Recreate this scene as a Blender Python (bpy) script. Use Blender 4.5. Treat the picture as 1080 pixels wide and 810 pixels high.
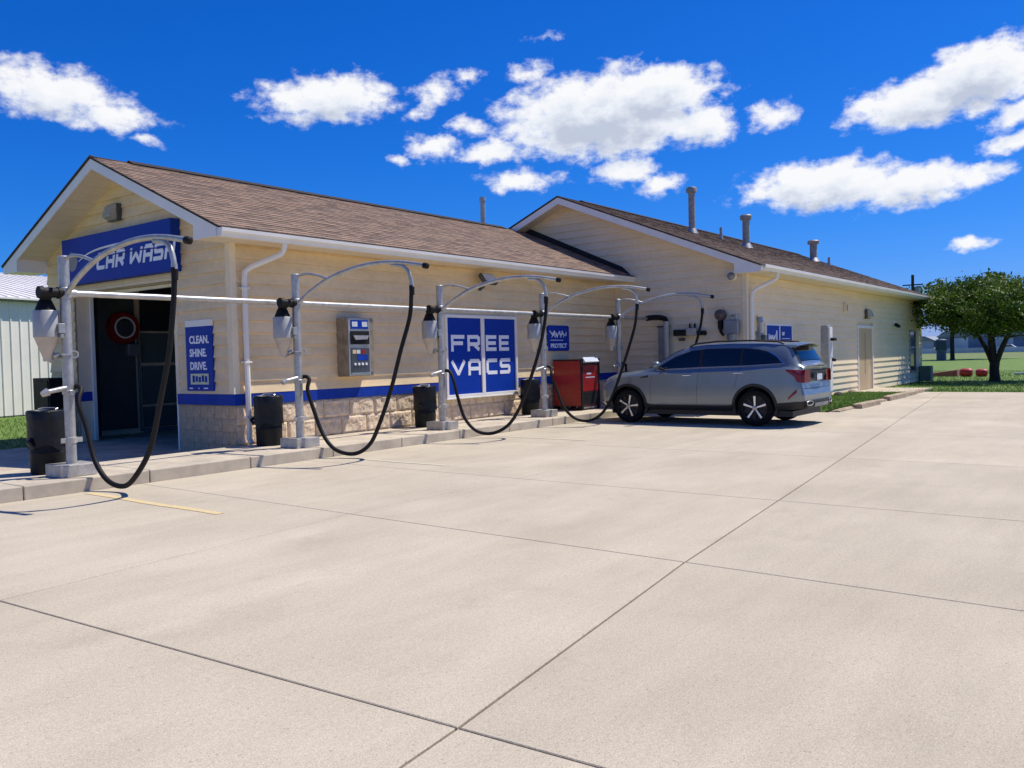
import bpy, bmesh, math, random
from mathutils import Vector, Matrix, noise as mnoise
import numpy as np
random.seed(7)
S = bpy.context.scene
COL = S.collection
for o in list(bpy.data.objects): bpy.data.objects.remove(o)

# ---------------------------------------------------------------- camera
F_PX, YAW, PITCH, ROLL = 891.443, 0.649928, -0.0325316, -0.0245173
fw = Vector((math.cos(YAW)*math.cos(PITCH), math.sin(YAW)*math.cos(PITCH), math.sin(PITCH)))
rt = fw.cross(Vector((0, 0, 1))).normalized(); up = rt.cross(fw)
r2 = rt*math.cos(ROLL)+up*math.sin(ROLL); u2 = up*math.cos(ROLL)-rt*math.sin(ROLL)
cam = bpy.data.objects.new('camera', bpy.data.cameras.new('camera')); COL.objects.link(cam)
cam.matrix_world = Matrix(((r2.x, u2.x, -fw.x, -8.1638), (r2.y, u2.y, -fw.y, -11.8439), (r2.z, u2.z, -fw.z, 1.5), (0, 0, 0, 1)))
cam.data.sensor_width = 36; cam.data.lens = 36*F_PX/1080; cam.data.clip_start = .05; cam.data.clip_end = 3000
S.camera = cam
CAM = Vector((-8.1638, -11.8439, 1.5))
def pdir(x, y): return (fw+r2*((x-540)/F_PX)-u2*((y-405)/F_PX)).normalized()

# ---------------------------------------------------------------- light
SUN = Vector((.50, -.285, 1.0)).normalized()
EL = math.asin(SUN.z); AZ = math.atan2(SUN.x, SUN.y)
sl = bpy.data.lights.new('sun', 'SUN'); sl.energy = 5.2; sl.angle = math.radians(.53); sl.color = (1, .945, .86)
so = bpy.data.objects.new('sun', sl); COL.objects.link(so); so.location = (0, 0, 30)
so.rotation_euler = (-SUN).to_track_quat('-Z', 'Y').to_euler()
S.view_settings.view_transform = 'Standard'; S.view_settings.look = 'None'
S.view_settings.exposure = 0.0; S.view_settings.gamma = 1
S.render.resolution_x = 1024; S.render.resolution_y = 768
S.render.engine = 'CYCLES'; S.cycles.max_bounces = 8; S.cycles.diffuse_bounces = 5

# ---------------------------------------------------------------- sky with clouds (world directions)
W = bpy.data.worlds.new('World'); S.world = W; W.use_nodes = True
def build_sky():
    nt = W.node_tree; N = nt.nodes; L = nt.links; N.clear()
    def new(t, **k):
        n = N.new(t)
        for a, b in k.items(): setattr(n, a, b)
        return n
    def M(tree, op, a, b=None, c=None, clamp=False):
        n = tree.nodes.new('ShaderNodeMath'); n.operation = op; n.use_clamp = clamp
        for i, v in enumerate((a, b, c)):
            if v is None: continue
            if isinstance(v, (int, float)): n.inputs[i].default_value = v
            else: tree.links.new(v, n.inputs[i])
        return n.outputs[0]
    def angles(d): return math.degrees(math.atan2(d.y, d.x)), math.degrees(math.asin(d.z))
    # clouds: pixel centre, half sizes, tilt (deg), strength
    cl = [(52, 96, 75, 27, -6, 1.0), (118, 122, 48, 16, -8, .8), (150, 147, 16, 6, 0, .45), 
          (350, 104, 76, 23, 4, 1.0), (462, 98, 26, 15, 25, .6), (490, 84, 24, 8, 10, .5), (440, 118, 14, 8, 30, .4),
          (452, 154, 26, 14, 0, .8), (418, 168, 14, 6, 0, .45), (500, 134, 22, 9, 0, .65), (520, 159, 40, 13, 4, .85),
          (640, 122, 112, 42, 3, 1.35), (690, 98, 62, 30, 0, 1.2), (735, 128, 46, 22, 0, 1.0), (590, 145, 55, 20, 0, .9), (556, 76, 22, 9, 10, .5), 
          (572, 38, 13, 5, 0, .4), (548, 190, 40, 12, 0, .75), (662, 181, 34, 15, 0, .85), (692, 196, 24, 11, 0, .8),
          (812, 122, 26, 15, 0, .7), (985, 100, 88, 26, 6, 1.1), (1035, 78, 60, 36, 8, 1.3), (920, 112, 28, 12, 0, .7), (1075, 118, 40, 14, 20, .8), (1072, 145, 30, 11, 15, .75),
          (872, 196, 84, 25, 2, 1.15), (960, 196, 66, 22, 4, 1.0), (1035, 182, 40, 13, 8, .85), (1018, 259, 24, 7, 0, .65), ]
    items = []
    for (px, py, a, b, t, s) in cl:
        az, el = angles(pdir(px, py)); k = math.degrees(1/F_PX)/math.sqrt(1+((px-540)/F_PX)**2)
        items.append((az, el, a*k, b*k, t, s))
    rr = random.Random(5)
    for i in range(7):       # the same kind of sky carries on outside the frame
        az = 80+i*32+rr.random()*20
        items.append((az if az < 180 else az-360, 6+rr.random()*34, 5+rr.random()*7, 1.6+rr.random()*1.6, rr.uniform(-8, 8), rr.uniform(.8, 1.2)))
    g = bpy.data.node_groups.new('cloud_density', 'ShaderNodeTree')
    g.interface.new_socket('uv', in_out='INPUT', socket_type='NodeSocketVector')
    g.interface.new_socket('density', in_out='OUTPUT', socket_type='NodeSocketFloat')
    gi = g.nodes.new('NodeGroupInput'); go = g.nodes.new('NodeGroupOutput')
    wn = g.nodes.new('ShaderNodeTexNoise'); wn.inputs['Scale'].default_value = .34; wn.inputs['Detail'].default_value = 5; wn.inputs['Roughness'].default_value = .6
    g.links.new(gi.outputs[0], wn.inputs['Vector'])
    sb = g.nodes.new('ShaderNodeVectorMath'); sb.operation = 'SUBTRACT'; g.links.new(wn.outputs['Color'], sb.inputs[0]); sb.inputs[1].default_value = (.5, .5, .5)
    sc = g.nodes.new('ShaderNodeVectorMath'); sc.operation = 'MULTIPLY'; g.links.new(sb.outputs[0], sc.inputs[0]); sc.inputs[1].default_value = (2.6, 1.4, 0)
    ad = g.nodes.new('ShaderNodeVectorMath'); ad.operation = 'ADD'; g.links.new(gi.outputs[0], ad.inputs[0]); g.links.new(sc.outputs[0], ad.inputs[1])
    acc = None
    for (az, el, a, b, t, s) in items:
        mp = g.nodes.new('ShaderNodeMapping'); mp.vector_type = 'TEXTURE'
        mp.inputs['Location'].default_value = (az, el, 0); mp.inputs['Rotation'].default_value = (0, 0, -math.radians(t)); mp.inputs['Scale'].default_value = (a, b, 1)
        g.links.new(ad.outputs[0], mp.inputs['Vector'])
        ln = g.nodes.new('ShaderNodeVectorMath'); ln.operation = 'LENGTH'; g.links.new(mp.outputs[0], ln.inputs[0])
        v = M(g, 'MULTIPLY', M(g, 'SUBTRACT', 1.2, ln.outputs['Value']), s)
        acc = v if acc is None else M(g, 'MAXIMUM', acc, v)
    fn = g.nodes.new('ShaderNodeTexNoise'); fn.inputs['Scale'].default_value = .62; fn.inputs['Detail'].default_value = 7; fn.inputs['Roughness'].default_value = .60
    st = g.nodes.new('ShaderNodeVectorMath'); st.operation = 'MULTIPLY'; g.links.new(gi.outputs[0], st.inputs[0]); st.inputs[1].default_value = (1, 1.5, 1)
    g.links.new(st.outputs[0], fn.inputs['Vector'])
    d = M(g, 'ADD', acc, M(g, 'MULTIPLY', M(g, 'SUBTRACT', fn.outputs['Fac'], .50), 1.9))
    g.links.new(d, go.inputs[0])
    tc = new('ShaderNodeTexCoord'); sp = new('ShaderNodeSeparateXYZ'); L.new(tc.outputs['Generated'], sp.inputs[0])
    az = M(nt, 'MULTIPLY', M(nt, 'ARCTAN2', sp.outputs[1], sp.outputs[0]), 57.2958)
    el = M(nt, 'MULTIPLY', M(nt, 'ARCSINE', sp.outputs[2]), 57.2958)
    cb = new('ShaderNodeCombineXYZ'); L.new(az, cb.inputs[0]); L.new(el, cb.inputs[1])
    g1 = new('ShaderNodeGroup'); g1.node_tree = g; L.new(cb.outputs[0], g1.inputs[0])
    of = new('ShaderNodeVectorMath'); of.operation = 'ADD'; L.new(cb.outputs[0], of.inputs[0]); of.inputs[1].default_value = (-.35, 1.15, 0)
    g2 = new('ShaderNodeGroup'); g2.node_tree = g; L.new(of.outputs[0], g2.inputs[0])
    mr = new('ShaderNodeMapRange'); mr.interpolation_type = 'SMOOTHSTEP'; mr.inputs['From Min'].default_value = .0; mr.inputs['From Max'].default_value = .70; L.new(g1.outputs[0], mr.inputs['Value'])
    above = new('ShaderNodeMapRange'); above.inputs['From Min'].default_value = .25; above.inputs['From Max'].default_value = 1.35; L.new(g2.outputs[0], above.inputs['Value'])
    cr = new('ShaderNodeValToRGB'); L.new(above.outputs[0], cr.inputs[0])
    cr.color_ramp.elements[0].color = (.97, .975, 1, 1); cr.color_ramp.elements[1].color = (.54, .60, .74, 1); e = cr.color_ramp.elements.new(.4); e.color = (.84, .88, .96, 1)
    sky = new('ShaderNodeTexSky'); sky.sky_type = 'NISHITA'; sky.sun_disc = False; sky.sun_elevation = EL; sky.sun_rotation = AZ
    sky.altitude = 300; sky.air_density = 1.0; sky.dust_density = .3; sky.ozone_density = 1.0
    sr = new('ShaderNodeSeparateColor'); L.new(sky.outputs[0], sr.inputs[0]); scb = new('ShaderNodeCombineColor')
    k = 1/.12     # deep, clean blue of a dry noon sky: per channel response of the camera
    for ch, (gain, pw) in enumerate(((.30, 2.4), (.435, 1.1), (1.03, .85))):
        v = M(nt, 'MULTIPLY', M(nt, 'POWER', M(nt, 'MULTIPLY', sr.outputs[ch], .12), pw), gain*k); L.new(v, scb.inputs[ch])
    cs = new('ShaderNodeMix', data_type='RGBA', blend_type='MULTIPLY'); cs.inputs['Factor'].default_value = 1
    L.new(cr.outputs[0], cs.inputs[6]); cs.inputs[7].default_value = (8.2, 8.2, 8.2, 1)
    mx = new('ShaderNodeMix', data_type='RGBA'); L.new(mr.outputs[0], mx.inputs['Factor']); L.new(scb.outputs[0], mx.inputs[6]); L.new(cs.outputs[2], mx.inputs[7])
    bg = new('ShaderNodeBackground'); bg.inputs['Strength'].default_value = .12; L.new(mx.outputs[2], bg.inputs['Color'])
    W.cycles.sampling_method = 'MANUAL'; W.cycles.sample_map_resolution = 512
    out = new('ShaderNodeOutputWorld'); L.new(bg.outputs[0], out.inputs[0])
build_sky()

# ---------------------------------------------------------------- materials
def mat(name, col, rough=.7, metal=0., var=.12, vscale=3., bump=0., bscale=60., col2=None, spec=.5, coat=0., stretch=(1, 1, 1), detail=4, fine=0., fscale=200., alpha=None, trans=0.):
    m = bpy.data.materials.new(name); m.use_nodes = True; nt = m.node_tree; N = nt.nodes; L = nt.links
    b = N['Principled BSDF']; b.inputs['Roughness'].default_value = rough; b.inputs['Metallic'].default_value = metal
    b.inputs['Specular IOR Level'].default_value = spec; b.inputs['Coat Weight'].default_value = coat; b.inputs['Transmission Weight'].default_value = trans
    tc = N.new('ShaderNodeTexCoord'); mp = N.new('ShaderNodeMapping'); mp.inputs['Scale'].default_value = stretch; L.new(tc.outputs['Object'], mp.inputs[0])
    n = N.new('ShaderNodeTexNoise'); n.inputs['Scale'].default_value = vscale; n.inputs['Detail'].default_value = detail; n.inputs['Roughness'].default_value = .62; L.new(mp.outputs[0], n.inputs['Vector'])
    cr = N.new('ShaderNodeValToRGB'); L.new(n.outputs['Fac'], cr.inputs[0])
    c2 = col2 or tuple(c*(1-var*1.6) for c in col)
    cr.color_ramp.elements[0].position = .32; cr.color_ramp.elements[1].position = .68
    cr.color_ramp.elements[0].color = (*c2, 1); cr.color_ramp.elements[1].color = (*[min(1, c*(1+(0 if col2 else var*.6))) for c in col], 1)
    out = cr.outputs[0]
    if fine:
        f = N.new('ShaderNodeTexNoise'); f.inputs['Scale'].default_value = fscale; f.inputs['Detail'].default_value = 3; L.new(tc.outputs['Object'], f.inputs['Vector'])
        mr = N.new('ShaderNodeMapRange'); mr.inputs['From Min'].default_value = .3; mr.inputs['From Max'].default_value = .7; mr.inputs['To Min'].default_value = 1-fine; mr.inputs['To Max'].default_value = 1+fine*.6; L.new(f.outputs['Fac'], mr.inputs[0])
        mm = N.new('ShaderNodeVectorMath'); mm.operation = 'SCALE'; L.new(out, mm.inputs[0]); L.new(mr.outputs[0], mm.inputs['Scale']); out = mm.outputs[0]
    L.new(out, b.inputs['Base Color'])
    if bump:
        bn = N.new('ShaderNodeTexNoise'); bn.inputs['Scale'].default_value = bscale; bn.inputs['Detail'].default_value = 5; L.new(mp.outputs[0], bn.inputs['Vector'])
        bp = N.new('ShaderNodeBump'); bp.inputs['Strength'].default_value = bump; bp.inputs['Distance'].default_value = .02; L.new(bn.outputs['Fac'], bp.inputs['Height']); L.new(bp.outputs[0], b.inputs['Normal'])
    return m
M_ = {}
M_['siding'] = mat('siding', (.86, .66, .38), .62, var=.09, vscale=1.4, stretch=(.6, .6, 3), fine=.05, fscale=9, bump=.05, bscale=30)
M_['siding2'] = mat('siding_far', (.90, .73, .47), .6, var=.06, vscale=1.2, stretch=(.5, .5, 3), fine=.04, fscale=9, bump=.05, bscale=30)
M_['trim'] = mat('cream_trim', (.84, .71, .49), .6, var=.05)
M_['white'] = mat('white_metal_trim', (.84, .81, .74), .45, var=.04, vscale=2)
M_['soffit'] = mat('soffit', (.76, .65, .49), .6, var=.04)
M_['blue'] = mat('blue_paint', (.006, .045, .36), .6, var=.12, vscale=5, fine=.1, fscale=30, spec=.2)
M_['blue_sign'] = mat('blue_vinyl', (.004, .040, .34), .5, var=.06, vscale=1.5, spec=.15)
M_['letter'] = mat('white_letter', (.86, .87, .9), .45, var=.04)
M_['stone'] = mat('split_face_stone', (.84, .68, .48), .9, var=.3, vscale=7, bump=.9, bscale=12, col2=(.60, .45, .29), detail=6, fine=.15, fscale=70)
M_['stoneg'] = mat('pier_block', (.66, .50, .32), .92, var=.2, vscale=6, bump=.7, bscale=40, col2=(.42, .31, .19), detail=6, fine=.25, fscale=60)
M_['mortar'] = mat('mortar', (.45, .38, .29), .95, bump=.3)
M_['conc'] = None
M_['kerb'] = mat('kerb_concrete', (.57, .49, .365), .9, var=.16, vscale=2.5, bump=.3, bscale=90, fine=.10, fscale=110, detail=7)
M_['joint'] = mat('joint_filler', (.085, .058, .034), .95)
M_['apron_conc'] = mat('apron_concrete', (.56, .46, .33), .75, var=.25, vscale=1.1, bump=.2, bscale=60, fine=.08)  # rough, mottled tan concrete for the apron and bay floor
M_['galv'] = mat('galvanised_steel', (.49, .48, .45), .45, .6, var=.16, vscale=9, fine=.06, fscale=60, bump=.05, bscale=40)
M_['galvbox'] = mat('galvanised_plate', (.52, .50, .45), .5, .5, var=.15, vscale=12, fine=.1)
M_['canister'] = mat('canister_grey', (.44, .43, .39), .5, .3, var=.1, vscale=5)
M_['canlow'] = mat('canister_cone', (.55, .47, .36), .5, .0, var=.1, vscale=5)
M_['chrome'] = mat('chrome', (.75, .76, .78), .15, 1., var=.03)
M_['black'] = mat('black_rubber', (.010, .010, .010), .6, spec=.25, var=.3, vscale=12, bump=.1, bscale=80)
M_['hose'] = mat('hose_rubber', (.010, .010, .010), .6, var=.2, vscale=20, spec=.25)
M_['blackp'] = mat('black_plastic', (.009, .010, .010), .6, spec=.3, var=.3, vscale=8, bump=.08, bscale=30)
M_['bag'] = mat('bin_liner', (.007, .008, .009), .42, spec=.35, var=.3, vscale=10, bump=.5, bscale=12)
M_['steel'] = mat('stainless', (.50, .48, .44), .38, .7, var=.12, vscale=4, stretch=(1, 1, 8))
M_['bronze'] = mat('weathered_box_side', (.32, .27, .20), .6, .3, var=.25, vscale=7)
M_['dgrey'] = mat('dark_grey_metal', (.09, .10, .11), .45, .4, var=.15)
M_['mgrey'] = mat('mid_grey_metal', (.28, .30, .31), .5, .4, var=.15)
M_['red'] = mat('red_paint', (.33, .008, .007), .4, var=.12, vscale=4, coat=.3)
M_['redd'] = mat('red_plastic', (.30, .012, .012), .5, var=.2)
M_['yellow'] = mat('yellow_line', (.72, .53, .20), .85, var=.3, vscale=7, col2=(.60, .50, .33), detail=8, fine=.2, fscale=60)
M_['yellowf'] = mat('faded_yellow_line', (.60, .54, .36), .85, var=.2, vscale=7, col2=(.54, .48, .38), detail=8, fine=.2)
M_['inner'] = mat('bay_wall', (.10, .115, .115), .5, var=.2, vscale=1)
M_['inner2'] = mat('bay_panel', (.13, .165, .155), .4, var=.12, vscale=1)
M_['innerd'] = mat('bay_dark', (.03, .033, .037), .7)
M_['door'] = mat('tan_door', (.56, .42, .24), .6, var=.12, vscale=2, stretch=(1, 1, .3))
M_['glass_d'] = mat('window_glass', (.03, .05, .06), .06, var=.1, spec=.8)
M_['lens'] = mat('lamp_lens', (.42, .40, .33), .3, var=.15, vscale=9)
M_['shed'] = mat('shed_steel', (.88, .82, .73), .5, var=.05, vscale=.8)
M_['shedroof'] = mat('shed_roof_steel', (.86, .82, .76), .45, var=.06, vscale=.8)
M_['grass'] = mat('lawn', (.16, .25, .035), .95, var=.35, vscale=.7, col2=(.10, .17, .025), detail=8, fine=.35, fscale=14, bump=.6, bscale=20)
M_['field'] = mat('far_field', (.17, .22, .06), .95, var=.3, vscale=.05, col2=(.13, .17, .04), detail=8, fine=.25, fscale=1.5)
M_['blade'] = mat('grass_blade', (.20, .32, .05), .8, var=.4, vscale=3, col2=(.13, .22, .03))
M_['timber'] = mat('landscape_stone', (.42, .33, .22), .9, var=.3, vscale=6, bump=.6, bscale=20, detail=7)
M_['bark'] = mat('bark', (.055, .042, .032), .95, var=.3, vscale=8, bump=.8, bscale=25, stretch=(1, 1, .3))
M_['paper'] = mat('pale_plate', (.62, .66, .72), .5, var=.15, vscale=18)
M_['tank'] = mat('red_drum', (.40, .02, .025), .5, var=.2, vscale=3)
M_['navy'] = mat('navy_tank', (.02, .05, .10), .6, var=.2)
M_['farw'] = mat('far_white_wall', (.60, .63, .68), .7, var=.2, vscale=.1)
M_['farb'] = mat('far_blue_wall', (.16, .22, .34), .7, var=.3, vscale=.1)
M_['vent'] = mat('vent_pipe', (.36, .34, .30), .6, .3, var=.25, vscale=8)

def pavement_mat():
    m = bpy.data.materials.new('broomed_concrete'); m.use_nodes = True; nt = m.node_tree; N = nt.nodes; L = nt.links; b = N['Principled BSDF']
    b.inputs['Roughness'].default_value = .86; b.inputs['Specular IOR Level'].default_value = .3
    ge = N.new('ShaderNodeNewGeometry'); oi = N.new('ShaderNodeObjectInfo')
    def noise(s, d, r=.6, st=(1, 1, 1)):
        mp = N.new('ShaderNodeMapping'); mp.inputs['Scale'].default_value = st; L.new(ge.outputs['Position'], mp.inputs[0])
        n = N.new('ShaderNodeTexNoise'); n.inputs['Scale'].default_value = s; n.inputs['Detail'].default_value = d; n.inputs['Roughness'].default_value = r; L.new(mp.outputs[0], n.inputs[0]); return n.outputs['Fac']
    def rng(v, a, b_, c, d):
        r = N.new('ShaderNodeMapRange'); r.inputs[1].default_value = a; r.inputs[2].default_value = b_; r.inputs[3].default_value = c; r.inputs[4].default_value = d; L.new(v, r.inputs[0]); return r.outputs[0]
    cr = N.new('ShaderNodeValToRGB'); L.new(noise(.55, 8), cr.inputs[0])
    cr.color_ramp.elements[0].position = .33; cr.color_ramp.elements[0].color = (.495, .424, .308, 1)
    cr.color_ramp.elements[1].position = .68; cr.color_ramp.elements[1].color = (.575, .498, .366, 1)
    fac = rng(noise(2.2, 6, .65, (.35, 1.6, 1)), .35, .65, .955, 1.03)
    f2 = rng(noise(130, 2), .28, .72, .74, 1.18)
    f3 = rng(noise(42, 3), .3, .7, .93, 1.05)
    sp = rng(noise(70, 2, .7), .62, .70, 1.0, .62); gr = rng(noise(28, 6, .85), .36, .64, .93, 1.05)
    tint = rng(oi.outputs['Random'], 0, 1, .95, 1.03)
    st1 = rng(noise(.9, 9, .72), .56, .74, 1.0, .86); st2 = rng(noise(5.5, 8, .75), .60, .72, 1.0, .88); st3 = rng(noise(.33, 4, .6, (1, 3.2, 1)), .36, .62, 1.04, .95); sp2 = rng(noise(30, 2, .8), .66, .71, 1.0, .70)
    v = fac
    for q in (f2, f3, sp, gr, tint, st1, st2, st3, sp2):
        mm = N.new('ShaderNodeMath'); mm.operation = 'MULTIPLY'; L.new(v, mm.inputs[0]); L.new(q, mm.inputs[1]); v = mm.outputs[0]
    sc = N.new('ShaderNodeVectorMath'); sc.operation = 'SCALE'; L.new(cr.outputs[0], sc.inputs[0]); L.new(v, sc.inputs['Scale']); L.new(sc.outputs[0], b.inputs['Base Color'])
    bp = N.new('ShaderNodeBump'); bp.inputs['Strength'].default_value = .35; bp.inputs['Distance'].default_value = .004; L.new(noise(160, 3), bp.inputs['Height']); L.new(bp.outputs[0], b.inputs['Normal'])
    return m
M_['conc'] = pavement_mat()
def shingle_mat(name, base, dark):
    m = mat(name, base, .93, var=.2, vscale=22, bump=.5, bscale=130, fine=.25, fscale=150); nt = m.node_tree; N = nt.nodes; L = nt.links
    b = N['Principled BSDF']; src = b.inputs['Base Color'].links[0].from_socket
    at = N.new('ShaderNodeAttribute'); at.attribute_name = 'tint'
    cr = N.new('ShaderNodeValToRGB'); L.new(at.outputs['Fac'], cr.inputs[0]); cr.color_ramp.elements[0].color = (*dark, 1); cr.color_ramp.elements[1].color = (1.3, 1.22, 1.15, 1)
    e = cr.color_ramp.elements.new(.5); e.color = (.95, .93, .92, 1)
    mm = N.new('ShaderNodeVectorMath'); mm.operation = 'MULTIPLY'; L.new(src, mm.inputs[0]); L.new(cr.outputs[0], mm.inputs[1]); L.new(mm.outputs[0], b.inputs['Base Color'])
    return m
M_['shingle'] = shingle_mat('asphalt_shingle', (.315, .222, .158), (.55, .52, .52))
M_['shingle2'] = shingle_mat('asphalt_shingle_far', (.24, .172, .124), (.6, .58, .58))
M_['ridge'] = mat('ridge_vent', (.03, .025, .022), .9)
def leaf_mat():
    m = mat('leaf', (.085, .165, .018), .55, var=.2, vscale=2, spec=.35); nt = m.node_tree; N = nt.nodes; L = nt.links; b = N['Principled BSDF']; src = b.inputs['Base Color'].links[0].from_socket
    at = N.new('ShaderNodeAttribute'); at.attribute_name = 'tint'
    cr = N.new('ShaderNodeValToRGB'); L.new(at.outputs['Fac'], cr.inputs[0]); cr.color_ramp.elements[0].color = (.45, .6, .6, 1); cr.color_ramp.elements[1].color = (1.9, 1.45, 1.1, 1)
    mm = N.new('ShaderNodeVectorMath'); mm.operation = 'MULTIPLY'; L.new(src, mm.inputs[0]); L.new(cr.outputs[0], mm.inputs[1]); L.new(mm.outputs[0], b.inputs['Base Color'])
    tr = N.new('ShaderNodeBsdfTranslucent'); L.new(mm.outputs[0], tr.inputs[0]); ms = N.new('ShaderNodeMixShader'); ms.inputs[0].default_value = .25
    L.new(b.outputs[0], ms.inputs[1]); L.new(tr.outputs[0], ms.inputs[2]); L.new(ms.outputs[0], N['Material Output'].inputs[0]); return m
M_['leaf'] = leaf_mat()

# ---------------------------------------------------------------- mesh helpers
OFF = {}
class MB:
    def __init__(s): s.v = []; s.f = []; s.t = []
    def add(s, vs, fs, tint=None):
        k = len(s.v); s.v += [tuple(p) for p in vs]; s.f += [tuple(i+k for i in f) for f in fs]
        if tint is not None: s.t += [tint]*len(fs)
    def box(s, a, b, fr=None, tint=None):
        x0, y0, z0 = a; x1, y1, z1 = b
        vs = [(x0, y0, z0), (x1, y0, z0), (x1, y1, z0), (x0, y1, z0), (x0, y0, z1), (x1, y0, z1), (x1, y1, z1), (x0, y1, z1)]
        if fr: vs = [fr(*p) for p in vs]
        s.add(vs, [(0, 3, 2, 1), (4, 5, 6, 7), (0, 1, 5, 4), (1, 2, 6, 5), (2, 3, 7, 6), (3, 0, 4, 7)], tint)
    def prism(s, poly, fr, d0, d1):      # poly in (u, z); fr(u, d, z)
        n = len(poly); vs = [fr(u, d0, z) for u, z in poly]+[fr(u, d1, z) for u, z in poly]
        s.add(vs, [tuple(range(n)), tuple(range(2*n-1, n-1, -1))]+[(i, (i+1) % n, n+(i+1) % n, n+i)[::-1] for i in range(n)])
    def cone(s, p0, p1, r0, r1, n=16, caps=True):
        p0 = Vector(p0); p1 = Vector(p1); d = (p1-p0).normalized(); a = d.orthogonal().normalized(); b = d.cross(a)
        vs = [p+(a*math.cos(t)+b*math.sin(t))*r for p, r in ((p0, r0), (p1, r1)) for t in [2*math.pi*i/n for i in range(n)]]
        fs = [(i, (i+1) % n, n+(i+1) % n, n+i) for i in range(n)]
        if caps: fs += [tuple(range(n-1, -1, -1)), tuple(range(n, 2*n))]
        s.add(vs, fs)
    def lathe(s, base, prof, n=24, axis=(0, 0, 1)):  # prof: (r, h)
        ax = Vector(axis).normalized(); a = ax.orthogonal().normalized(); b = ax.cross(a); base = Vector(base); vs = []
        for r, h in prof:
            for i in range(n):
                t = 2*math.pi*i/n; vs.append(base+ax*h+(a*math.cos(t)+b*math.sin(t))*max(r, 1e-4))
        fs = [(j*n+i, j*n+(i+1) % n, (j+1)*n+(i+1) % n, (j+1)*n+i) for j in range(len(prof)-1) for i in range(n)]
        s.add(vs, fs)
    def tube(s, pts, r, n=10, caps=True):
        pts = [Vector(p) for p in pts]; rs = r if isinstance(r, (list, tuple)) else [r]*len(pts)
        a = (pts[1]-pts[0]).orthogonal().normalized(); vs = []
        for i, p in enumerate(pts):
            d = (pts[min(i+1, len(pts)-1)]-pts[max(i-1, 0)]).normalized(); a = (a-d*a.dot(d)).normalized(); b = d.cross(a)
            vs += [p+(a*math.cos(t)+b*math.sin(t))*rs[i] for t in [2*math.pi*k/n for k in range(n)]]
        fs = [(j*n+i, j*n+(i+1) % n, (j+1)*n+(i+1) % n, (j+1)*n+i) for j in range(len(pts)-1) for i in range(n)]
        if caps: fs += [tuple(range(n-1, -1, -1)), tuple(range(len(vs)-n, len(vs)))]
        s.add(vs, fs)
    def grid(s, P, nu, nv):    # P(i,j) -> point
        vs = [P(i, j) for j in range(nv+1) for i in range(nu+1)]
        s.add(vs, [(j*(nu+1)+i, j*(nu+1)+i+1, (j+1)*(nu+1)+i+1, (j+1)*(nu+1)+i) for j in range(nv) for i in range(nu)])
    def mesh(s, name, m, off=(0, 0, 0), smooth=False, recalc=True):
        me = bpy.data.meshes.new(name); ox, oy, oz = off
        me.from_pydata([(x-ox, y-oy, z-oz) for x, y, z in s.v], [], s.f)
        if m: me.materials.append(m)
        if s.t and len(s.t) == len(s.f):
            at = me.attributes.new('tint', 'FLOAT', 'FACE'); at.data.foreach_set('value', s.t)
        if recalc:
            bm = bmesh.new(); bm.from_mesh(me); bmesh.ops.recalc_face_normals(bm, faces=bm.faces); bm.to_mesh(me); bm.free()
        if smooth:
            me.shade_smooth()
            try: me.set_sharp_from_angle(angle=math.radians(38))
            except Exception: pass
        return me
    def build(s, name, m, parent=None, smooth=False, bevel=0, local=False, recalc=True, label=None):
        off = (0, 0, 0)
        if parent is not None and not local: off = OFF.get(parent.name, (0, 0, 0))
        me = s.mesh(name, M_[m] if isinstance(m, str) else m, off, smooth, recalc)
        return link(name, me, parent, bevel, label)
def link(name, me, parent=None, bevel=0, label=None):
    o = bpy.data.objects.new(name, me); COL.objects.link(o)
    if parent is not None: o.parent = parent; OFF[o.name] = OFF.get(parent.name, (0, 0, 0))
    if bevel:
        b = o.modifiers.new('bevel', 'BEVEL'); b.width = bevel; b.segments = 2; b.limit_method = 'ANGLE'; b.angle_limit = .6
    if label: o['label'] = label
    return o
def tag(o, label, cat, group=None):
    o['label'] = label; o['category'] = cat
    if group: o['group'] = group
    return o
def thing(name, loc, label, cat, group=None, rz=0):
    o = bpy.data.objects.new(name, None); COL.objects.link(o); o.location = loc; o.rotation_euler[2] = rz; o.empty_display_size = .2
    OFF[o.name] = tuple(loc)
    return tag(o, label, cat, group)
def struct(o): o['kind'] = 'structure'; return o
def stuff(o): o['kind'] = 'stuff'; return o
def spline(pts, n):     # Catmull-Rom through points
    P = [Vector(p) for p in pts]; P = [P[0]*2-P[1]]+P+[P[-1]*2-P[-2]]; out = []
    for i in range(1, len(P)-2):
        for k in range(n):
            t = k/n; out.append(.5*((2*P[i])+(P[i+1]-P[i-1])*t+(2*P[i-1]-5*P[i]+4*P[i+1]-P[i+2])*t*t+(3*P[i]-P[i-1]-3*P[i+1]+P[i+2])*t**3))
    out.append(P[-2]); return out
def lerp_tab(tab, x):
    if x <= tab[0][0]: return tab[0][1]
    for (a, va), (b, vb) in zip(tab, tab[1:]):
        if x <= b: return va+(vb-va)*(x-a)/(b-a)
    return tab[-1][1]
# frames: fr(u, d, z): u along the wall, d outward
def fr_long(y): return lambda u, d, z: (u, y-d, z)          # wall facing -Y
def fr_front(x): return lambda u, d, z: (x-d, u, z)         # wall facing -X, u = Y

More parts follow.
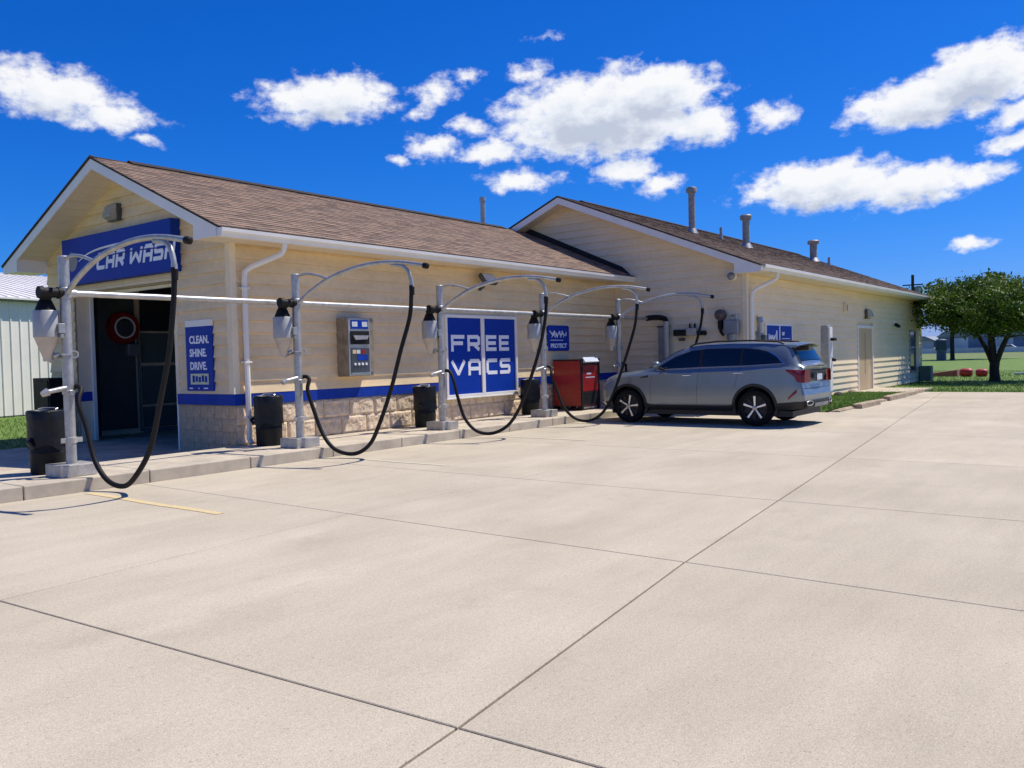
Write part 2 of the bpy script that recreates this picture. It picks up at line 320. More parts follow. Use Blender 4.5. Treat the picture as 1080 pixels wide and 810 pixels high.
def text_part(txt, fr, u0, z0, h, parent, name='letter', m='letter', sx=1., d=.004, align='LEFT', flip=False):
    c = bpy.data.curves.new('txt', 'FONT'); c.body = txt; c.offset = .006; c.size = h/.7; c.align_x = align; c.extrude = .001; c.resolution_u = 3
    o = bpy.data.objects.new('txt', c); COL.objects.link(o); dg = bpy.context.evaluated_depsgraph_get(); me = bpy.data.meshes.new_from_object(o.evaluated_get(dg))
    bpy.data.objects.remove(o); off = OFF.get(parent.name, (0, 0, 0)); s = -1 if flip else 1
    for v in me.vertices:
        p = fr(u0+s*v.co.x*sx, d+v.co.z, z0+v.co.y); v.co = (p[0]-off[0], p[1]-off[1], p[2]-off[2])
    me.materials.clear(); me.materials.append(M_[m]); me.name = name
    return link(name, me, parent)
GL = {'F': [[(0, 0), (0, 1), (1, 1)], [(0, .5), (.85, .5)]], 'R': [[(0, 0), (0, 1), (.85, 1), (1, .88), (1, .52), (.85, .42), (0, .42)], [(.5, .42), (1, 0)]],
      'E': [[(1, 0), (0, 0), (0, 1), (1, 1)], [(0, .5), (.92, .5)]], 'V': [[(0, 1), (.5, 0), (1, 1)]], 'A': [[(0, 0), (0, .82), (.18, 1), (.82, 1), (1, .82), (1, 0)], [(0, .38), (1, .38)]],
      'C': [[(1, 1), (.15, 1), (0, .85), (0, .15), (.15, 0), (1, 0)]], 'S': [[(1, 1), (.12, 1), (0, .88), (0, .62), (.12, .5), (.88, .5), (1, .38), (1, .12), (.88, 0), (0, 0)]],
      'W': [[(0, 1), (.08, 0), (.5, .62), (.92, 0), (1, 1)]], 'H': [[(0, 0), (0, 1)], [(1, 0), (1, 1)], [(0, .5), (1, .5)]]}
def glyph(ch, fr, u0, u1, z0, z1, t, parent, d=.003, slant=0, m='letter', cut=None):
    mb = MB(); k = 0; sg = 1 if u1 > u0 else -1; w = abs(u1-u0)-t; h = (z1-z0)-t
    for st in GL[ch]:
        pts = [(t/2+a*w, t/2+b*h) for a, b in st]
        for (a, b), (c, e) in zip(pts, pts[1:]):
            L = math.hypot(c-a, e-b); dx, dy = (c-a)/L, (e-b)/L; ex = t*.5*(1 if abs(dx*dy) < .01 else .35); nx, ny = -dy*t/2, dx*t/2; k += 1
            q = [(a-dx*ex+nx, b-dy*ex+ny), (c+dx*ex+nx, e+dy*ex+ny), (c+dx*ex-nx, e+dy*ex-ny), (a-dx*ex-nx, b-dy*ex-ny)]
            mb.prism([(u0+sg*(x+y*slant), z0+y) for x, y in q], fr, d, d+.003+.0004*k)
    return mb.build('letter', m, parent)

# ---------------------------------------------------------------- ground
def sheet(name, pts, z, m, thick=None):
    mb = MB(); n = len(pts); mb.add([(x, y, z) for x, y in pts], [tuple(range(n))]); o = mb.build(name, m, recalc=False)
    if o.data.polygons[0].normal.z < 0: o.data.flip_normals()
    return struct(o)
sheet('ground', [(-900, -900), (1400, -900), (1400, 1400), (-900, 1400)], -.16, 'field')
def lawn():
    # lawn behind the lot, gently uneven, and the strip along the far building
    def patch(name, x0, x1, y0, y1, nx, ny, zf, m):
        mb = MB(); mb.grid(lambda i, j: (x0+(x1-x0)*i/nx, y0+(y1-y0)*j/ny, zf(x0+(x1-x0)*i/nx, y0+(y1-y0)*j/ny)), nx, ny)
        o = mb.build(name, m, recalc=False, smooth=True)
        if o.data.polygons[0].normal.z < 0: o.data.flip_normals()
        return struct(o)
    patch('far_lawn', 22.33, 110, -60, 60, 60, 60, lambda x, y: -.03+.02*mnoise.noise((x*.3, y*.3, 0)) - (.1 if x > 105 or abs(y) > 55 else 0), 'grass')
    patch('lawn_strip', 12.25, 21.2, -5.62, -3.74, 40, 8, lambda x, y: .03+.03*mnoise.noise((x*.8, y*.8, 3)), 'grass')
    patch('side_lawn', -40, 12, 5.05, 60, 40, 40, lambda x, y: -.03+.02*mnoise.noise((x*.4, y*.4, 7)), 'grass')
lawn()
# parking lot: concrete slabs over a dark joint bed
L1 = [(-30, -6.5), (-5.9, -5.88), (-4.4, -5.66), (-2.6, -5.57), (12.2, -5.72), (22.3, -5.72)]
L2 = [(-30, -12.2), (-6, -9.65), (-5.6, -9.59), (-2.75, -9.18), (5.5, -8.25), (12.4, -7.44), (22.3, -6.35)]
LL = [lambda x: -1.6, lambda x: lerp_tab(L1, x), lambda x: lerp_tab(L2, x), lambda x: -13.4+.06*x, lambda x: -17.6+.03*x, lambda x: -22., lambda x: -27.]
TT = [(-30, 0), (-24, 0), (-18, 0), (-12.6, 0), (-9.2, .0), (-5.87, -.066), (-2.6, .018), (.10, .0), (3.72, -.01), (7.4, 0), (11.0, 0), (14.7, 0), (18.5, 0), (22.3, 0)]
def lot():
    root = MB(); root.add([(-30, -27, -.014), (22.3, -27, -.014), (22.3, -1.6, -.014), (-30, -1.6, -.014)], [(0, 1, 2, 3)])
    root = struct(root.build('parking_lot', 'joint', recalc=False))
    for i in range(len(TT)-1):
        for j in range(len(LL)-1):
            if j == 0 and TT[i][0] > 12: continue
            def X(k, y): return TT[k][0]+TT[k][1]*(y+5.88)
            def corner(k, l):
                x = TT[k][0]
                for _ in range(4): x = X(k, LL[l](x))
                if l == 0 and k == 11: x = 12.2
                return x, LL[l](x)
            a, b, c, d = corner(i, j+1), corner(i+1, j+1), corner(i+1, j), corner(i, j)
            if j == 0 and i == 10: b = (12.2, lerp_tab(L1, 12.2)); c = (12.2, -1.6)
            if j == 1 and i == 10: pass
            g = .005 if (j == 0 or i in (7, 8, 9, 10)) else .0058
            gy = .008 if j in (0, 1) else g; hy = .008 if j in (1, 2) else g
            poly = [(a[0]+g, a[1]+gy), (b[0]-g, b[1]+gy), (c[0]-g, c[1]-hy), (d[0]+g, d[1]-hy)]
            mb = MB(); e = .004
            vs = [(x, y, -.02) for x, y in poly]+[(x, y, -e) for x, y in poly]
            cx = sum(p[0] for p in poly)/4; cy = sum(p[1] for p in poly)/4
            vs += [(x+(e if x < cx else -e), y+(e if y < cy else -e), 0) for x, y in poly]
            mb.add(vs, [(0, 1, 5, 4), (1, 2, 6, 5), (2, 3, 7, 6), (3, 0, 4, 7), (4, 5, 9, 8), (5, 6, 10, 9), (6, 7, 11, 10), (7, 4, 8, 11), (8, 9, 10, 11)])
            mb.build('concrete_slab', 'conc', root)
lot()
def stripes():
    for k, (x, y0, y1, m) in enumerate(((-3.27, -1.75, -4.42, 'yellow'), (.62, -1.8, -4.0, 'yellowf'), (4.35, -1.9, -3.9, 'yellowf'))):
        mb = MB(); n = 24; rr = random.Random(k)
        def P(i, j):
            t = i/n; return (x+.012*math.sin(t*9)+(-.05 if j == 0 else .05)+rr.uniform(-.004, .004), y0+(y1-y0)*t, .004)
        mb.grid(P, n, 1); o = mb.build('painted_line', m, recalc=False)
        if o.data.polygons[0].normal.z < 0: o.data.flip_normals()
        struct(o)
stripes()
def walk():
    root = MB(); root.box((-9.9, -1.56, -.1), (12.18, -.02, .13)); root = struct(root.build('sidewalk', 'joint'))
    x = -10.; k = 0
    while x < 12.1:
        w = 1.52 if x+1.52 < 12.18 else 12.19-x
        for (y0, y1) in ((-1.6, -.02),):
            mb = MB(); mb.box((x+.006, y0, -.03), (x+w-.006, y1, .16)); mb.build('pavement_slab', 'kerb', root, bevel=.012)
        x += w
    o = MB(); o.box((-14, -.015, -.2), (.25, 5.0, .02)); struct(o.build('wash_apron', 'apron_conc'))
walk()

# ---------------------------------------------------------------- siding, stone, shingles
def board(mb, fr, ub0, ub1, ut0, ut1, z0, z1, proud=.036):
    vs = [fr(ub0, proud, z0), fr(ub1, proud, z0), fr(ut1, .004, z1), fr(ut0, .004, z1), fr(ub0, 0, z0), fr(ub1, 0, z0), fr(ut1, 0, z1), fr(ut0, 0, z1)]
    mb.add(vs, [(0, 1, 2, 3), (4, 5, 1, 0), (5, 6, 2, 1), (6, 7, 3, 2), (7, 4, 0, 3), (4, 7, 6, 5)])
def siding(parent, fr, z0, z1, ext, holes=(), m='siding', exp=.2):
    """ext(z) -> (u0, u1); holes: (u0, u1, z0, z1)"""
    z = z0
    while z < z1-.01:
        zt = min(z+exp, z1); a0, a1 = ext(z); b0, b1 = ext(zt)
        if a1-a0 < .05: break
        if b1 < b0: b0 = b1 = (b0+b1)/2
        cuts = sorted([h for h in holes if h[2] < zt-.02 and h[3] > z+.02])
        segs = []; cur = None; left = (a0, b0)
        for h in cuts: segs.append((left, (h[0], h[0]))); left = (h[1], h[1])
        segs.append((left, (a1, b1)))
        for (l, r) in segs:
            if r[0]-l[0] < .02: continue
            # long runs are lapped from lengths of about 3.7 m
            L = r[0]-l[0]; n = 1
            mb = MB(); board(mb, fr, l[0], r[0], min(l[1], r[1]), max(r[1], l[1]), z, zt-.0015); mb.build('siding_board', m, parent)
        z = zt
def roughblock(L, H, seed, amp, deep=.06, nx=14, nz=8):
    def P(i, j):
        u = L*i/nx; z = H*j/nz; e = min(1, min(i, nx-i)/1.05, min(j, nz-j)/1.0)
        n = mnoise.noise((u*6+seed*9.1, z*7, seed*3.3)); n2 = abs(mnoise.noise((u*13+seed*5, z*15+n*2, seed)))
        return (u, -deep*.35-e*(amp*.6+amp*.9*n+amp*1.0*n2), z)
    mb = MB(); mb.grid(P, nx, nz)
    v = mb.v; b = [(u, .0, z) for u, z in ((0, 0), (L, 0), (L, H), (0, H))]
    idx = [0, nx, (nx+1)*(nz+1)-1, (nx+1)*nz]; k = len(v)
    mb.add(b, []); mb.f += [(idx[0], idx[1], k+1, k), (idx[1], idx[2], k+2, k+1), (idx[2], idx[3], k+3, k+2), (idx[3], idx[0], k, k+3)]
    return mb
def shingle_roof(parent, x0, x1, eave, ridge, m, nobj, tabw=.30, exp=.14, seed=1):
    """eave=(y,z), ridge=(y,z)"""
    rr = random.Random(seed); dy = ridge[0]-eave[0]; dz = ridge[1]-eave[1]; SL = math.hypot(dy, dz); sy, sz = dy/SL, dz/SL
    nrm = (-sz if dy > 0 else sz, abs(sy)); nc = int(SL/exp); tabs = []
    for c in range(nc+1):
        x = x0-rr.random()*tabw
        while x < x1:
            w = tabw*rr.uniform(.55, 1.35); a = max(x, x0); b = min(x+w-.004, x1); x += w
            if b-a > .03: tabs.append((a, b, c*exp, min(c*exp+exp+.03, SL), rr.random()))
    tabs.sort(key=lambda t: (Vector(((t[0]+t[1])/2, eave[0]+sy*t[2], eave[1]+sz*t[2]))-CAM).length)
    def geo(mb, t):
        a, b, s0, s1, tn = t; th = .007+.005*(tn > .6); lift = .006
        def P(x, s, h): return (x, eave[0]+sy*s+nrm[0]*h, eave[1]+sz*s+nrm[1]*h)
        dr = rr.uniform(0, .012)
        vs = [P(a, s0-dr, lift+th), P(b, s0-dr, lift+th), P(b, s1, .004), P(a, s1, .004), P(a, s0-dr, -.004), P(b, s0-dr, -.004)]
        mb.add(vs, [(0, 1, 2, 3), (4, 5, 1, 0), (0, 3, 4), (1, 5, 2)], tn)
    for t in tabs[:nobj]:
        mb = MB(); geo(mb, t); mb.build('shingle', m, parent, recalc=False)
    mb = MB()
    for t in tabs[nobj:]: geo(mb, t)
    stuff(mb.build('shingle_field', m, parent, recalc=False))

# ---------------------------------------------------------------- front building (wash bay)
RY, RZ = 3.17, 5.21; SLP = .433; WL = 6.35; XO = -.60; XE = 12.2
def roofz(y): return RZ-SLP*abs(y-RY)
def front_building():
    B = thing('car_wash_building', (0, 0, 0), 'low tan sided car wash bay with brown shingle roof and blue stripe', 'building')
    core = MB(); fL = fr_long(0.0); fF = fr_front(0.0)
    # wall cores (hollow bay): long wall, front piers, gable infill, left wall
    core.box((.03, .03, -.1), (XE, .28, 3.5)); core.box((.03, .281, -.1), (.28, 1.62, 3.3)); core.box((.03, 5.2, -.1), (.28, WL-.2, 3.3))
    core.box((.03, WL-.19, -.1), (XE, WL, 3.5)); core.box((.035, 1.621, 2.97), (.28, 5.199, 3.3))
    core.prism([(.04, 3.301), (WL-.04, 3.301), (WL-.04, 3.55), (RY, 5.0), (.04, 3.62)], fF, -.28, -.032)
    wall = core.build('wall', 'trim', B)
    # split-face stone courses on the long wall
    base = [roughblock(.60, .318, s, .026) for s in range(9)]; bms = [b.mesh('stone_block', M_['stone']) for b in base]
    for c in range(2):
        x = .02 if c else -.18
        while x < XE-.35:
            o = link('stone_block', random.choice(bms), wall); xx = max(x, .02); o.location = (xx, .03, .163+c*.324)
            o.scale = (min((.60-(xx-x))/.60, (XE-.01-xx)/.60)*.985, 1, 1); x += .61
    bms2 = [roughblock(.40, .208, s+20, .010, nx=8, nz=5).mesh('stone_block', M_['stoneg']) for s in range(7)]
    def pier(y0, y1, zb=-.05):
        z = .81-.214*4
        for c in range(4):
            y = y1+(.2 if c % 2 else 0)
            while y > y0+.02:
                ya = min(y, y1); yb = max(y-.41, y0)
                if ya-yb > .03:
                    o = link('stone_block', random.choice(bms2), wall); o.rotation_euler[2] = -math.pi/2; o.location = (.03, ya, z+c*.214); o.scale = ((ya-yb)/.41, 1, 1)
                y -= .41
    pier(.0, 1.62); pier(5.2, WL)
    # blue stripe boards
    for name, fr, a, b in (('stripe_board', fL, 0, XE-.03), ('stripe_board', fF, -.0205, 1.62), ('stripe_board', fF, 5.2, WL)):
        mb = MB(); mb.box((a, -.02, .815), (b, .030 if fr is fL else .0305, 1.0), fr); mb.build(name, 'blue', wall, bevel=.004)
    mb = MB(); mb.box((-.02, 5.183, .815), (.27, 5.1995, 1.0)); mb.build('stripe_board', 'blue', wall)
    # siding
    siding(wall, fL, 1.0, 3.46, lambda z: (.09, XE), holes=((5.03, 7.52, .65, 2.42),))
    def ext(z):
        h = max(0, z-3.25); return (.085+max(0, (z-roofz(.0)+.12)/SLP), WL-.06-max(0, (z-roofz(WL)+.12)/SLP))
    siding(wall, fF, 1.0, 5.06, ext, holes=((1.55, 5.205, -1, 2.99),))
    mb = MB(); mb.box((-.03, -.03, 1.0), (.085, .0, 3.45)); mb.box((-.03, .0, 1.0), (.0, .10, 3.45)); mb.build('corner_trim', 'trim', wall)
    # bay opening: jambs, header, door track
    fr_ = MB(); fr_.box((-.03, 1.55, .82), (.0, 1.64, 3.05)); fr_.box((-.031, 1.6401, 2.96), (.0, 5.2, 3.05)); fr_.build('opening_trim', 'trim', B)
    dj = MB(); dj.box((.27, 5.12, .02), (.33, 5.19, 2.96)); dj.box((.271, 1.64, 2.90), (.33, 5.119, 2.96)); dj.box((-.005, 1.641, .02), (.03, 1.68, 2.95)); dj.build('door_track', 'white', B)
    # interior of the bay
    f = MB(); f.box((.25, .28, -.15), (XE-.2, WL-.2, .0)); f.build('bay_floor', 'apron_conc', B)
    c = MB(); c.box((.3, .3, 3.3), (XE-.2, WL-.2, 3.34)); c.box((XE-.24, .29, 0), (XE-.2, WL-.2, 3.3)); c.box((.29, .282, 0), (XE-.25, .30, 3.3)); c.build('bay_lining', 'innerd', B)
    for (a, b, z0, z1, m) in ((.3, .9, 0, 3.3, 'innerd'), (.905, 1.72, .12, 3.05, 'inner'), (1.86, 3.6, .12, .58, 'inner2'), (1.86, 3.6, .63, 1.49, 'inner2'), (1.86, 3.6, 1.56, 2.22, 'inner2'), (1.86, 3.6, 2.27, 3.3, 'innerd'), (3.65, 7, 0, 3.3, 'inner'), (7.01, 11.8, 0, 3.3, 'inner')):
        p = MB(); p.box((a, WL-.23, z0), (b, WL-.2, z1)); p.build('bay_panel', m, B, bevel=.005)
    p = MB(); p.box((1.755, WL-.28, .05), (1.80, WL-.235, 2.3)); p.box((1.83, WL-.26, .0), (3.6, WL-.2305, .1)); p.build('bay_post', 'mgrey', B)
    # soffit strips under the gable overhang (each a board), both slopes
    for side in (1, -1):
        s = 0.03
        while s < 3.05:
            w = .245
            def P(t, x, h):
                y = RY+side*t; return (x, y, roofz(y)-.185+h)
            mb = MB(); vs = [P(t, x, h) for t, h0 in ((s, 0), (s+w-.012, 0)) for x in (XO+.03, -.004) for h in (0, .012)]
            mb.add(vs, [(0, 2, 6, 4), (1, 5, 7, 3), (0, 4, 5, 1), (2, 3, 7, 6), (0, 1, 3, 2), (4, 6, 7, 5)]); mb.build('soffit_board', 'soffit', B); s += w
    # eave soffit on the long side, box returns
    mb = MB(); mb.box((-.0, -.55, 3.44), (XE-.01, .02, 3.455)); mb.build('soffit', 'soffit', B)
    for y0, y1, nm in ((-.555, .09, 1), (6.27, 6.905, 2)):
        yi, yo = (y1, y0) if nm == 1 else (y0, y1)
        mb = MB(); mb.prism([(yo, 3.44), (yi, 3.44), (yi, roofz(yi)-.13), (yo, roofz(yo)-.03)], fr_front(0), .0, -XO-.032); mb.build('eave_return', 'white' if nm == 2 else 'soffit', B)
    # rake fascia
    for side in (1, -1):
        e = 3.735
        pts = [(RY, RZ-.01), (RY+side*e, RZ-.01-SLP*e), (RY+side*e, 3.435), (RY+side*(e-.63), 3.435), (RY+side*(e-.63), roofz(RY+side*(e-.63))-.20), (RY, RZ-.20)]
        mb = MB(); mb.prism(pts, fr_front(0), -XO-.03, -XO); mb.build('fascia', 'white', B)
    # roof deck
    mb = MB()
    for side in (1, -1):
        e = 3.76
        vs = [(x, RY+side*t, RZ-SLP*t+h) for t in (0, e) for x in (XO-.015, XE-.002) for h in (-.02, .012)]
        mb.add(vs, [(0, 2, 6, 4), (1, 5, 7, 3), (0, 4, 5, 1), (2, 3, 7, 6), (0, 1, 3, 2), (4, 6, 7, 5)])
    roof = mb.build('roof', 'ridge', B)
    shingle_roof(roof, XO-.02, XE-.004, (RY-3.79, roofz(RY-3.79)+.012), (RY, RZ+.012), 'shingle', 300, seed=3)
    mb = MB(); mb.box((XO-.02, RY, 0), (XE-.01, RY+3.78, .015), lambda x, y, z: (x, y, roofz(y)+.014+z)); mb.build('rear_slope_covering', 'shingle', roof)
    mb = MB(); mb.prism([(-.16, -.045), (0, .035), (.16, -.045), (.15, -.065), (0, .012), (-.15, -.065)], lambda u, d, z: (-d, RY+u, RZ+.03+z), -11.3, -.10); mb.build('ridge_vent', 'ridge', roof)
    mb = MB(); mb.prism([(-.14, -.045), (0, .018), (.14, -.045), (.13, -.055), (0, .0), (-.13, -.055)], lambda u, d, z: (-d, RY+u, RZ+.022+z), .54, .61); mb.build('ridge_cap', 'ridge', roof)
    # gutter
    g = MB(); prof = [(-.56, 3.425), (-.64, 3.425), (-.655, 3.47), (-.69, 3.50), (-.695, 3.555), (-.675, 3.555), (-.672, 3.51), (-.64, 3.485), (-.625, 3.437), (-.575, 3.437), (-.575, 3.555), (-.56, 3.555)]
    g.prism(prof, lambda u, d, z: (d, u, z), XO+.005, XE-.01); g.box((XO, -.69, 3.43), (XO+.004, -.556, 3.553)); g.build('gutter', 'white', B)
    # black flashing where the roof meets the taller gable wall
    mb = MB(); mb.prism([(RY-3.72, roofz(RY-3.72)+.03), (RY, RZ+.03), (RY, RZ+.20), (RY-3.45, roofz(RY-3.45)+.16)], fr_front(12.15), 0, .02); mb.build('flashing', 'ridge', roof)
    # downspout
    d = MB(); pth = [(.62, -.60, 3.43), (.62, -.58, 3.33), (.60, -.54, 3.26), (.28, -.16, 3.06), (.20, -.10, 2.98), (.19, -.09, 2.86), (.19, -.09, .26), (.19, -.15, .19)]
    d.tube(pth, .045, 8); d.build('downspout', 'white', B, smooth=True)
    for z in (2.7, 1.5, .6):
        mb = MB(); mb.box((.125, -.142, z), (.255, -.02, z+.03)); mb.build('downspout_strap', 'white', B)
    return B
FB = front_building()

# FREE VACS double panel
def free_vacs():
    fr = fr_long(0); T = thing('free_vacs_window_sign', (5.03, 0, .65), 'large blue double window panel reading FREE VACS in white frame', 'sign')
    x0, x1, z0, z1 = 5.035, 7.515, .655, 2.415; xm = 6.265
    f = MB(); t = .065
    f.box((x0, -.02, z0), (x1, .115, z0+t), fr); f.box((x0, -.02, z1-t), (x1, .115, z1), fr)
    for a, b in ((x0, x0+t), (x1-t, x1), (xm-.055, xm+.055)): f.box((a, -.019, z0+t), (b, .114, z1-t), fr)
    f.box((x0-.03, -.02, z0-.03), (x1+.03, .13, z0-.001), fr)
    f.build('frame', 'white', T, bevel=.006)
    for a, b in ((x0+t, xm-.055), (xm+.055, x1-t)):
        p = MB(); p.box((a, -.02, z0+t), (b, .085, z1-t), fr); p.build('panel', 'blue_sign', T)
    U = lambda u: 5.065+u*.985
    for ch, a, b in (('F', .16, .60), ('R', .70, 1.13), ('E', 1.34, 1.72), ('E', 1.82, 2.19)): glyph(ch, fr, U(a), U(b), 1.635, 1.985, .080, T, d=.0855)
    for ch, a, b in (('V', .14, .62), ('A', .71, 1.15), ('C', 1.34, 1.73), ('S', 1.83, 2.22)): glyph(ch, fr, U(a), U(b), 1.115, 1.465, .080, T, d=.0855)
free_vacs()
def car_wash_sign():
    fr = fr_front(0); T = thing('car_wash_sign', (0, 3.3, 3.1), 'long blue box sign reading CAR WASH under the front gable', 'sign')
    p = MB(); p.box((1.36, .022, 3.09), (5.22, .20, 3.98), fr); p.build('sign_box', 'blue_sign', T, bevel=.008)
    x = 3.90; hs = .31; z0 = 3.30; t = .07
    for ch, w in (('C', .30), ('A', .30), ('R', .30), (' ', .13), ('W', .42), ('A', .30), ('S', .30), ('H', .30)):
        if ch != ' ':
            glyph(ch, fr, x, x-w, z0, z0+hs, t, T, d=.201, slant=.25)
            x -= w+.045
        else: x -= w
    # speed line over the words and a faded round emblem at the left
    s = MB(); pts = [(4.55, 3.52), (4.2, 3.63), (3.7, 3.69), (3.0, 3.71), (2.4, 3.70), (1.75, 3.66)]
    s.tube([fr(u, .206, z) for u, z in spline([(a, b, 0) for a, b in pts], 4) and [(v.x, v.y) for v in spline([(a, b, 0) for a, b in pts], 4)]], [.006+.014*math.sin(math.pi*min(1, i/20)) for i in range(21)], 6); s.build('speed_line', 'letter', T)
    c2 = MB(); c2.tube([fr(v.x, .2085, v.y) for v in spline([(3.95, 3.50, 0), (3.3, 3.535, 0), (2.6, 3.54, 0), (1.45, 3.50, 0)], 5)], .011, 6); c2.build('dark_slash', 'blue_sign', T)
    e = MB(); e.prism([(4.98, 3.42), (4.84, 3.34), (4.70, 3.38), (4.60, 3.52), (4.66, 3.68), (4.86, 3.72), (4.98, 3.60)], fr, .2005, .203); e.build('emblem', mat('faded_emblem', (.30, .28, .27), .6), T)
car_wash_sign()
def poster():
    fr = fr_front(0); T = thing('clean_shine_drive_poster', (0, .9, 1.05), 'narrow blue poster reading CLEAN. SHINE. DRIVE. beside the bay opening', 'poster')
    p = MB(); p.box((.50, .021, 1.05), (1.27, .052, 2.13), fr); p.build('panel', 'blue_sign', T)
    p = MB(); p.box((.50, .021, 2.131), (1.27, .054, 2.24), fr); p.build('header_strip', 'white', T)
    for t, z in (('CLEAN.', 1.85), ('SHINE.', 1.63), ('DRIVE.', 1.41)): text_part(t, fr, 1.16, z, .125, T, sx=.95, d=.053, flip=True)
    p = MB(); p.box((.63, .0525, 1.16), (1.15, .056, 1.34), fr); p.build('picture_panel', mat('pale_yellow', (.62, .66, .42), .5, var=.1), T)
    p = MB()
    for i, u in enumerate((1.06, .97, .88, .79, .70)): p.box((u-.035, .0565, 1.195+.01*(i % 2)), (u+.035, .0575, 1.31-.012*(i % 3)), fr)
    p.build('picture_marks', 'blue', T)
    p = MB()
    for u, w in ((1.15, .10), (.92, .03), (.72, .12)): p.box((u-w/2, .0525, 1.085), (u+w/2, .0535, 1.105), fr)
    p.build('small_print', 'letter', T)
poster()
def script_marks(fr, u0, z0, w, h, parent, seed, d, r=.011):
    rr = random.Random(seed); pts = []
    n = 13
    for i in range(n): pts.append((u0+w*i/(n-1)+rr.uniform(-.02, .03), z0+h*(.5+.48*math.sin(i*2.1+seed))*rr.uniform(.6, 1), 0))
    mb = MB(); mb.tube([fr(v.x, d, v.y) for v in spline(pts, 5)], r, 6); return mb.build('script_mark', 'letter', parent)
def protect_sign():
    fr = fr_long(0); T = thing('protect_sign', (9.3, 0, 1.6), 'small square blue sign reading PROTECT above the red vending cabinet', 'sign')
    p = MB(); a, b, c, e, r = 8.84, 9.78, 1.61, 2.24, .06
    pts = []
    for cx, cz, a0 in ((b-r, e-r, 0), (a+r, e-r, 90), (a+r, c+r, 180), (b-r, c+r, 270)):
        for k in range(5): t = math.radians(a0+k*22.5); pts.append((cx+r*math.cos(t), cz+r*math.sin(t)))
    p.prism(pts, fr, .02, .055); p.build('panel', 'blue_sign', T)
    script_marks(fr, 8.93, 1.98, .72, .15, T, 1, .057, .014); script_marks(fr, 9.0, 1.93, .5, .2, T, 4, .057, .009)
    p = MB(); p.box((8.95, .055, 1.87), (9.5, .0565, 1.885), fr); p.build('rule', 'letter', T)
    text_part('PROTECT', fr, 8.95, 1.69, .10, T, d=.0565, sx=1.15)
protect_sign()
def vac_controller():
    fr = fr_long(0); T = thing('coin_vacuum_controller', (2.4, 0, 1.2), 'stainless coin and control box mounted on the long siding wall', 'control box')
    b = MB(); b.box((2.16, .02, 1.21), (2.80, .30, 2.27), fr); b.build('housing', 'bronze', T, bevel=.01)
    b = MB(); b.box((2.175, .301, 1.22), (2.70, .325, 2.265), fr); b.build('front_plate', 'steel', T, bevel=.006)
    b = MB(); b.box((2.705, .301, 1.28), (2.795, .315, 2.25), fr); b.build('side_plate', 'bronze', T)
    b = MB(); b.box((2.23, .326, 2.07), (2.65, .332, 2.23), fr); b.build('header_label', 'blue_sign', T)
    for u in (2.26, 2.50):
        p = MB(); p.box((u, .3325, 2.11), (u+.13, .334, 2.20), fr); p.build('label_mark', 'paper', T)
    b = MB(); b.box((2.22, .326, 1.79), (2.66, .345, 2.03), fr); b.build('note_slot_panel', 'blackp', T)
    b = MB(); b.prism([(2.26, 1.95), (2.63, 1.95), (2.59, 1.88), (2.31, 1.87)], fr, .346, .37); b.build('note_tray', 'galv', T)
    b = MB(); b.box((2.22, .326, 1.28), (2.66, .336, 1.72), fr); b.build('lower_panel', 'dgrey', T)
    for i, (u, m) in enumerate(((2.25, 'yellow'), (2.35, 'paper'), (2.47, 'redd'))):
        p = MB(); p.box((u, .337, 1.62), (u+.085, .341, 1.69), fr); p.build('selector_label', m, T)
    p = MB(); p.box((2.36, .337, 1.50), (2.62, .341, 1.60), fr); p.build('blue_label', 'blue', T)
    for i in range(4):
        p = MB(); c = fr(2.30+.09*i, .336, 1.43); p.cone(c, (c[0], c[1]-.02, c[2]), .024, .022, 12); p.build('button', 'letter', T)
    p = MB(); p.box((2.22, .326, 1.25), (2.66, .35, 1.275), fr); p.build('coin_lip', 'chrome', T)
vac_controller()
def floodlight(loc, ax, label, scale=1., wallpack=True):
    T = thing('wall_light', loc, label, 'light'); o = Vector(loc)
    F = (lambda u, d, z: (o.x+u, o.y-d, o.z+z)) if ax == 'long' else (lambda u, d, z: (o.x-d, o.y+u, o.z+z)); s = scale
    b = MB(); b.box((-.15*s, 0, -.12*s), (.15*s, .07*s, .13*s), F); b.build('housing', 'dgrey', T, bevel=.012)
    l = MB(); vs = [F(u*s, d*s, z*s) for u, d, z in ((-.14, .071, -.11), (.14, .071, -.11), (.14, .071, .12), (-.14, .071, .12), (-.12, .17, -.06), (.12, .17, -.06), (.12, .12, .10), (-.12, .12, .10))]
    l.add(vs, [(0, 1, 2, 3), (4, 7, 6, 5), (0, 4, 5, 1), (1, 5, 6, 2), (2, 6, 7, 3), (3, 7, 4, 0)]); l.build('lens', 'lens', T, bevel=.015)
    return T
floodlight((-.022, 3.42, 4.32), 'front', 'square wall pack light on the gable above the CAR WASH sign', 1.25)
def tilt_flood():
    T = thing('floodlight', (6.3, -.02, 3.2), 'tilted rectangular floodlight on bracket under the eave above FREE VACS', 'light')
    b = MB(); b.tube([(6.3, -.02, 3.02), (6.3, -.12, 3.02), (6.3, -.2, 3.10)], .022, 8); b.cone((6.3, -.0205, 3.02), (6.3, -.045, 3.02), .06, .06, 14); b.build('bracket', 'dgrey', T, smooth=True)
    R = Matrix.Rotation(math.radians(-38), 3, 'X'); c = Vector((6.3, -.27, 3.2))
    def F(u, d, z): return tuple(c+R @ Vector((u, -d, z)))
    h = MB(); h.box((-.22, -.05, -.13), (.22, .05, .13), F); h.build('housing', 'dgrey', T, bevel=.012)
    g = MB(); g.box((-.19, .0505, -.105), (.19, .058, .105), F); g.build('lens', 'paper', T)
tilt_flood()

